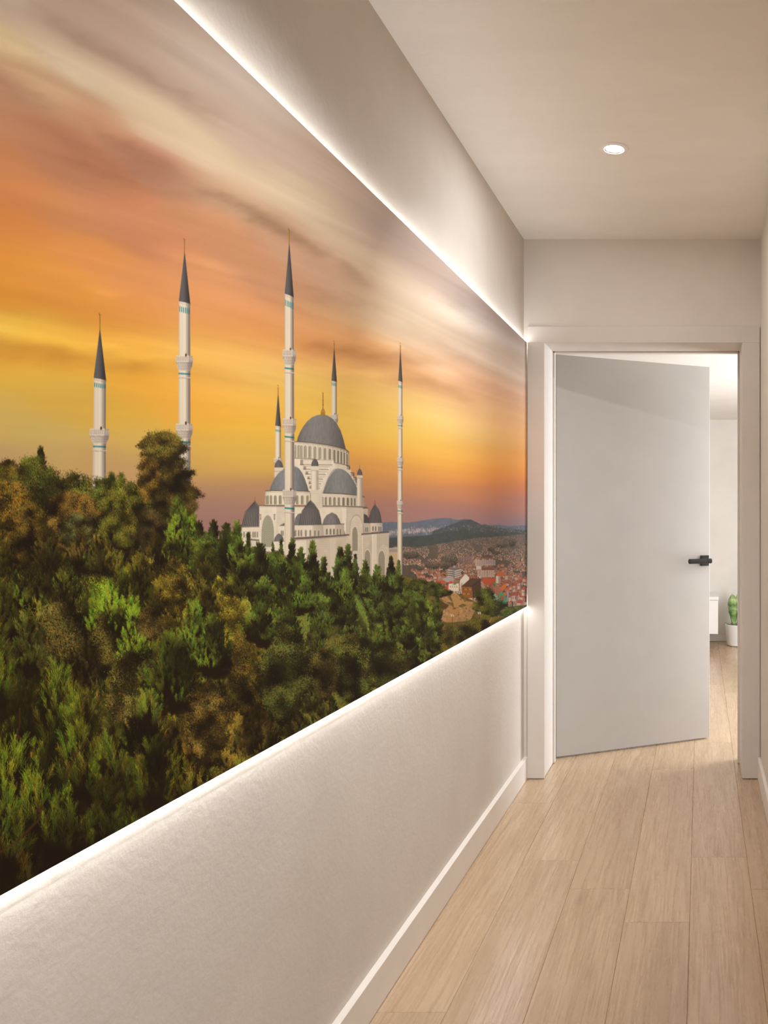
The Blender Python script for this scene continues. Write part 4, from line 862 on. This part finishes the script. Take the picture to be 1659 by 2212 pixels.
# potted succulent
PX, PY = .352, 7.98
pl = tag(empty('potted_succulent', (PX, PY, 0)), 'green succulent in a white pot on the floor behind the doorway', 'plant')
bm = bmesh.new(); lathe(bm, [(0, .001), (.085, .001), (.098, .008), (.104, .03), (.118, .196), (.121, .202), (.118, .205), (.112, .202), (.108, .178), (0, .178)], 56, (PX, PY, 0)); inpar(link('pot', bm, M['pot'], None, True, .7), pl)
bm = bmesh.new(); lathe(bm, [(0, .183), (.06, .186), (.1075, .181), (.1075, .176), (0, .176)], 40, (PX, PY, 0)); inpar(link('soil', bm, M['soil'], None, True, .7), pl)
def stem(cx, cy, z0, z1, r, lean, mat, flat=.7, ribs=6, rz=0):
    bm = bmesh.new(); N, K = 36, 22; rings = []
    for a in range(K+1):
        t = a/K; w = r*(.30+.70*math.sin(min(t/.68, 1)*math.pi/2)**1.7)*(1 if t < .68 else math.cos((t-.68)/.32*math.pi/2)**.75)+.0005
        zz = z0+(z1-z0)*t; ox, oy = cx+lean[0]*t*t, cy+lean[1]*t*t
        rings.append([bm.verts.new((ox+w*(1+.07*math.cos(ribs*th))*math.cos(th+rz), oy+flat*w*(1+.07*math.cos(ribs*th))*math.sin(th+rz), zz)) for th in [2*math.pi*i/N for i in range(N)]])
    for p, q in zip(rings[:-1], rings[1:]):
        for i in range(N): bm.faces.new((p[i], p[(i+1) % N], q[(i+1) % N], q[i]))
    bm.faces.new(rings[-1]); bm.faces.new(rings[0][::-1])
    return inpar(link('stem', bm, mat, None, True), pl)
stem(PX-.038, PY-.03, .175, .492, .047, (-.012, 0), M['stem'])
stem(PX+.012, PY+.02, .175, .52, .040, (.012, 0), M['leafy'])
stem(PX+.055, PY-.02, .175, .46, .042, (.03, 0), M['leafd'])
stem(PX+.03, PY-.06, .175, .38, .03, (.03, -.03), M['stem'])
def leafblade(pts, w, mat):
    bm = bmesh.new(); L_, R_, T_ = [], [], []
    for i, p in enumerate(pts):
        t = i/(len(pts)-1); hw = w*math.sin(math.pi*min(.08+t*.92, 1))+.0008
        L_.append(bm.verts.new((p[0], p[1]-hw, p[2]+.15*hw))); R_.append(bm.verts.new((p[0], p[1]+hw, p[2]+.15*hw))); T_.append(bm.verts.new((p[0], p[1], p[2]-.4*hw-.002)))
    for i in range(len(pts)-1):
        bm.faces.new((L_[i], L_[i+1], R_[i+1], R_[i])); bm.faces.new((L_[i+1], L_[i], T_[i], T_[i+1])); bm.faces.new((R_[i], R_[i+1], T_[i+1], T_[i]))
    bmesh.ops.recalc_face_normals(bm, faces=bm.faces[:]); inpar(link('leaf', bm, mat, None, True), pl)
leafblade([(PX-.05, PY-.05, .178), (PX-.075, PY-.055, .205), (PX-.10, PY-.06, .222), (PX-.125, PY-.062, .226), (PX-.133, PY-.063, .205), (PX-.136, PY-.064, .175)], .014, M['stem'])
leafblade([(PX-.07, PY-.03, .30), (PX-.085, PY-.03, .318), (PX-.10, PY-.03, .345)], .008, M['stem'])
leafblade([(PX+.07, PY-.03, .178), (PX+.10, PY-.03, .24), (PX+.125, PY-.03, .26), (PX+.14, PY-.03, .25)], .016, M['leafd'])

# ---- the mural: a printed panel standing off the wall with light strips behind its edges
def mural():
    P = paint_print()/255.0
    P = np.where(P <= .04045, P/12.92, ((P+.055)/1.055)**2.4)
    ends = VX-F*(-ML)/MY1
    px = np.concatenate([np.arange(0, 360, 6.0), np.arange(360, 360+ends, 1.0), [360+ends]])-360
    k = -ML*F
    y = k/(VX-px); m = y >= MY0; px, y = px[m], y[m]
    v = np.concatenate([np.arange(0, .83, .00085), np.linspace(.83, 1, 72)])
    z = MZ0+(MZ1-MZ0)*v
    Yg, Zg = np.meshgrid(y, z)
    # where each vertex lies in the print; the stretch nearest the camera continues as the print's reflection
    pxr = np.abs(px); yr = k/(VX-pxr)
    Xi = np.clip(np.broadcast_to(pxr[None], Yg.shape), 0, PW-2); Yi = np.clip(VY-(Zg-CZ)*F/yr[None]-PY0-.5, 0, P.shape[0]-2)
    xi = np.floor(Xi).astype(int); yi = np.floor(Yi).astype(int); fx = (Xi-xi)[..., None]; fy = (Yi-yi)[..., None]
    c = (P[yi, xi]*(1-fx)+P[yi, xi+1]*fx)*(1-fy)+(P[yi+1, xi]*(1-fx)+P[yi+1, xi+1]*fx)*fy
    c = np.clip(c*PRINT_GAIN, 0, .93)
    ny, nz = len(y), len(z); nv = ny*nz
    co = np.stack([np.full(nv, ML), Yg.ravel(), Zg.ravel()], 1).astype(np.float32)
    i = np.arange(nv).reshape(nz, ny)
    q = np.stack([i[:-1, :-1], i[1:, :-1], i[1:, 1:], i[:-1, 1:]], -1).reshape(-1, 4)[:, ::-1].astype(np.int32)
    me = D.meshes.new('mural_print'); me.vertices.add(nv); me.vertices.foreach_set('co', co.ravel())
    me.loops.add(q.size); me.loops.foreach_set('vertex_index', q.ravel()); me.polygons.add(len(q))
    me.polygons.foreach_set('loop_start', np.arange(0, q.size, 4, dtype=np.int32)); me.polygons.foreach_set('loop_total', np.full(len(q), 4, np.int32))
    me.update(calc_edges=True)
    a = me.color_attributes.new('print', 'FLOAT_COLOR', 'POINT')
    a.data.foreach_set('color', np.concatenate([c.reshape(-1, 3), np.ones((nv, 1))], 1).astype(np.float32).ravel())
    me.materials.append(M['print'])
    return me
PRINT_GAIN = np.array([.81, .83, .86])
mu = tag(empty('wall_mural', (ML, (MY0+MY1)/2, MZ0)), 'large printed wall mural of a hilltop mosque at sunset above pine woods', 'mural')
o = D.objects.new('mural_print', mural()); COL.objects.link(o); inpar(o, mu)
bm = bmesh.new(); box(bm, ML-.003, ML-.0002, MY0, MY1, MZ0, MZ1); inpar(link('backing_panel', bm, M['trim']), mu)
def led(z0, z1, label):
    bm = bmesh.new(); box(bm, WL-.0003, ML-.003, MY0, MY1, z0, z1)
    return tag(link('led_strip', bm, M['led']), label, 'light strip', 'light strips behind the mural')
led(MZ1-.006, MZ1+.0012, 'glowing white light strip along the top edge of the mural'); led(MZ0-.0012, MZ0+.006, 'glowing white light strip along the bottom edge of the mural')

# ---- recessed downlight
LX, LY = (1326.5-VX)*3.005/F, 3.005
dl = tag(empty('downlight', (LX, LY, CEIL)), 'round white recessed downlight glowing in the beige ceiling', 'light')
bm = bmesh.new(); lathe(bm, [(.0355, 0), (.0355, -.0045), (.037, -.006), (.050, -.004), (.0515, -.0015), (.0515, 0)], 64, (LX, LY, CEIL)); inpar(link('trim_ring', bm, M['lacquer'], None, True, .5), dl)
bm = bmesh.new(); lathe(bm, [(.0352, -.0046), (.031, -.0015), (.031, -.0006), (.0352, -.0006)], 64, (LX, LY, CEIL)); inpar(link('reflector', bm, M['chrome'], None, True, .5), dl)
bm = bmesh.new(); lathe(bm, [(0, -.0022), (.0308, -.0016), (.0308, -.0006), (0, -.0006)], 48, (LX, LY, CEIL)); inpar(link('lamp_lens', bm, M['lens'], None, True, .5), dl)

# ---- lights
def area(name, loc, rot, sx, sy, power, col, shape='RECTANGLE', spread=None):
    l = D.lights.new(name, 'AREA'); l.shape = shape; l.size = sx; l.size_y = sy; l.energy = power; l.color = col
    if spread: l.spread = spread
    o = D.objects.new(name, l); o.location = loc; o.rotation_euler = rot; COL.objects.link(o); return o
area('downlight_lamp', (LX, LY, CEIL-.008), (0, 0, 0), .07, .07, 5, (.985, 1, 1.02), 'DISK')
for lx, ly, ty, tz, p in ((.14, 1.97, 3.3, .8, 4.3), (.14, 1.2, 1.8, 1.05, 3.8), (.14, .3, .75, 1.05, 3.0), (.14, -.7, -.4, 1.05, 2.8)):   # added fill lamps out of view, without fittings, brightening the mural
    d = Vector((ML, ty, tz))-Vector((lx, ly, CEIL-.03))
    area('mural_fill_lamp', (lx, ly, CEIL-.03), d.to_track_quat('-Z', 'Y').to_euler(), .08, .08, p, (.985, 1, 1.02), 'DISK', math.radians(74))
area('corridor_end_fill', ((WL+WR)/2, YC+.02, 1.35), (math.radians(90), 0, math.radians(180)), 1.05, 2.3, 26, (.985, 1, 1.02))  # added fill light across the unseen open end, brightens the corridor
area('window_daylight', (1.97, (WY0+WY1)/2, (WZ0+WZ1)/2), (0, math.radians(90), 0), WZ1-WZ0-.04, WY1-WY0-.04, 76, (.95, 1, 1.06))
w = D.worlds.new('world'); SC.world = w; w.use_nodes = True
w.node_tree.nodes['Background'].inputs[0].default_value = (.95, .97, 1, 1); w.node_tree.nodes['Background'].inputs[1].default_value = .6

# ---- camera: level view down the corridor with the lens shifted towards the mural
cam = D.cameras.new('camera'); co = D.objects.new('camera', cam); COL.objects.link(co)
co.location = (0, 0, CZ); co.rotation_euler = (math.radians(90), 0, 0)
cam.sensor_width = 36; cam.sensor_fit = 'AUTO'; cam.lens = F/2212*36; cam.shift_x = -(VX-829.5)/2212; cam.shift_y = -(1106-VY)/2212
cam.clip_start = .02; SC.camera = co
SC.view_settings.view_transform = 'Standard'; SC.view_settings.look = 'None'; SC.view_settings.exposure = .48; SC.view_settings.gamma = 1; SC.view_settings.use_curve_mapping = False
SC.cycles.use_adaptive_sampling = True; SC.cycles.adaptive_threshold = .05; SC.cycles.max_bounces = 8; SC.cycles.diffuse_bounces = 5; SC.cycles.sample_clamp_indirect = 6; SC.cycles.use_denoising = True
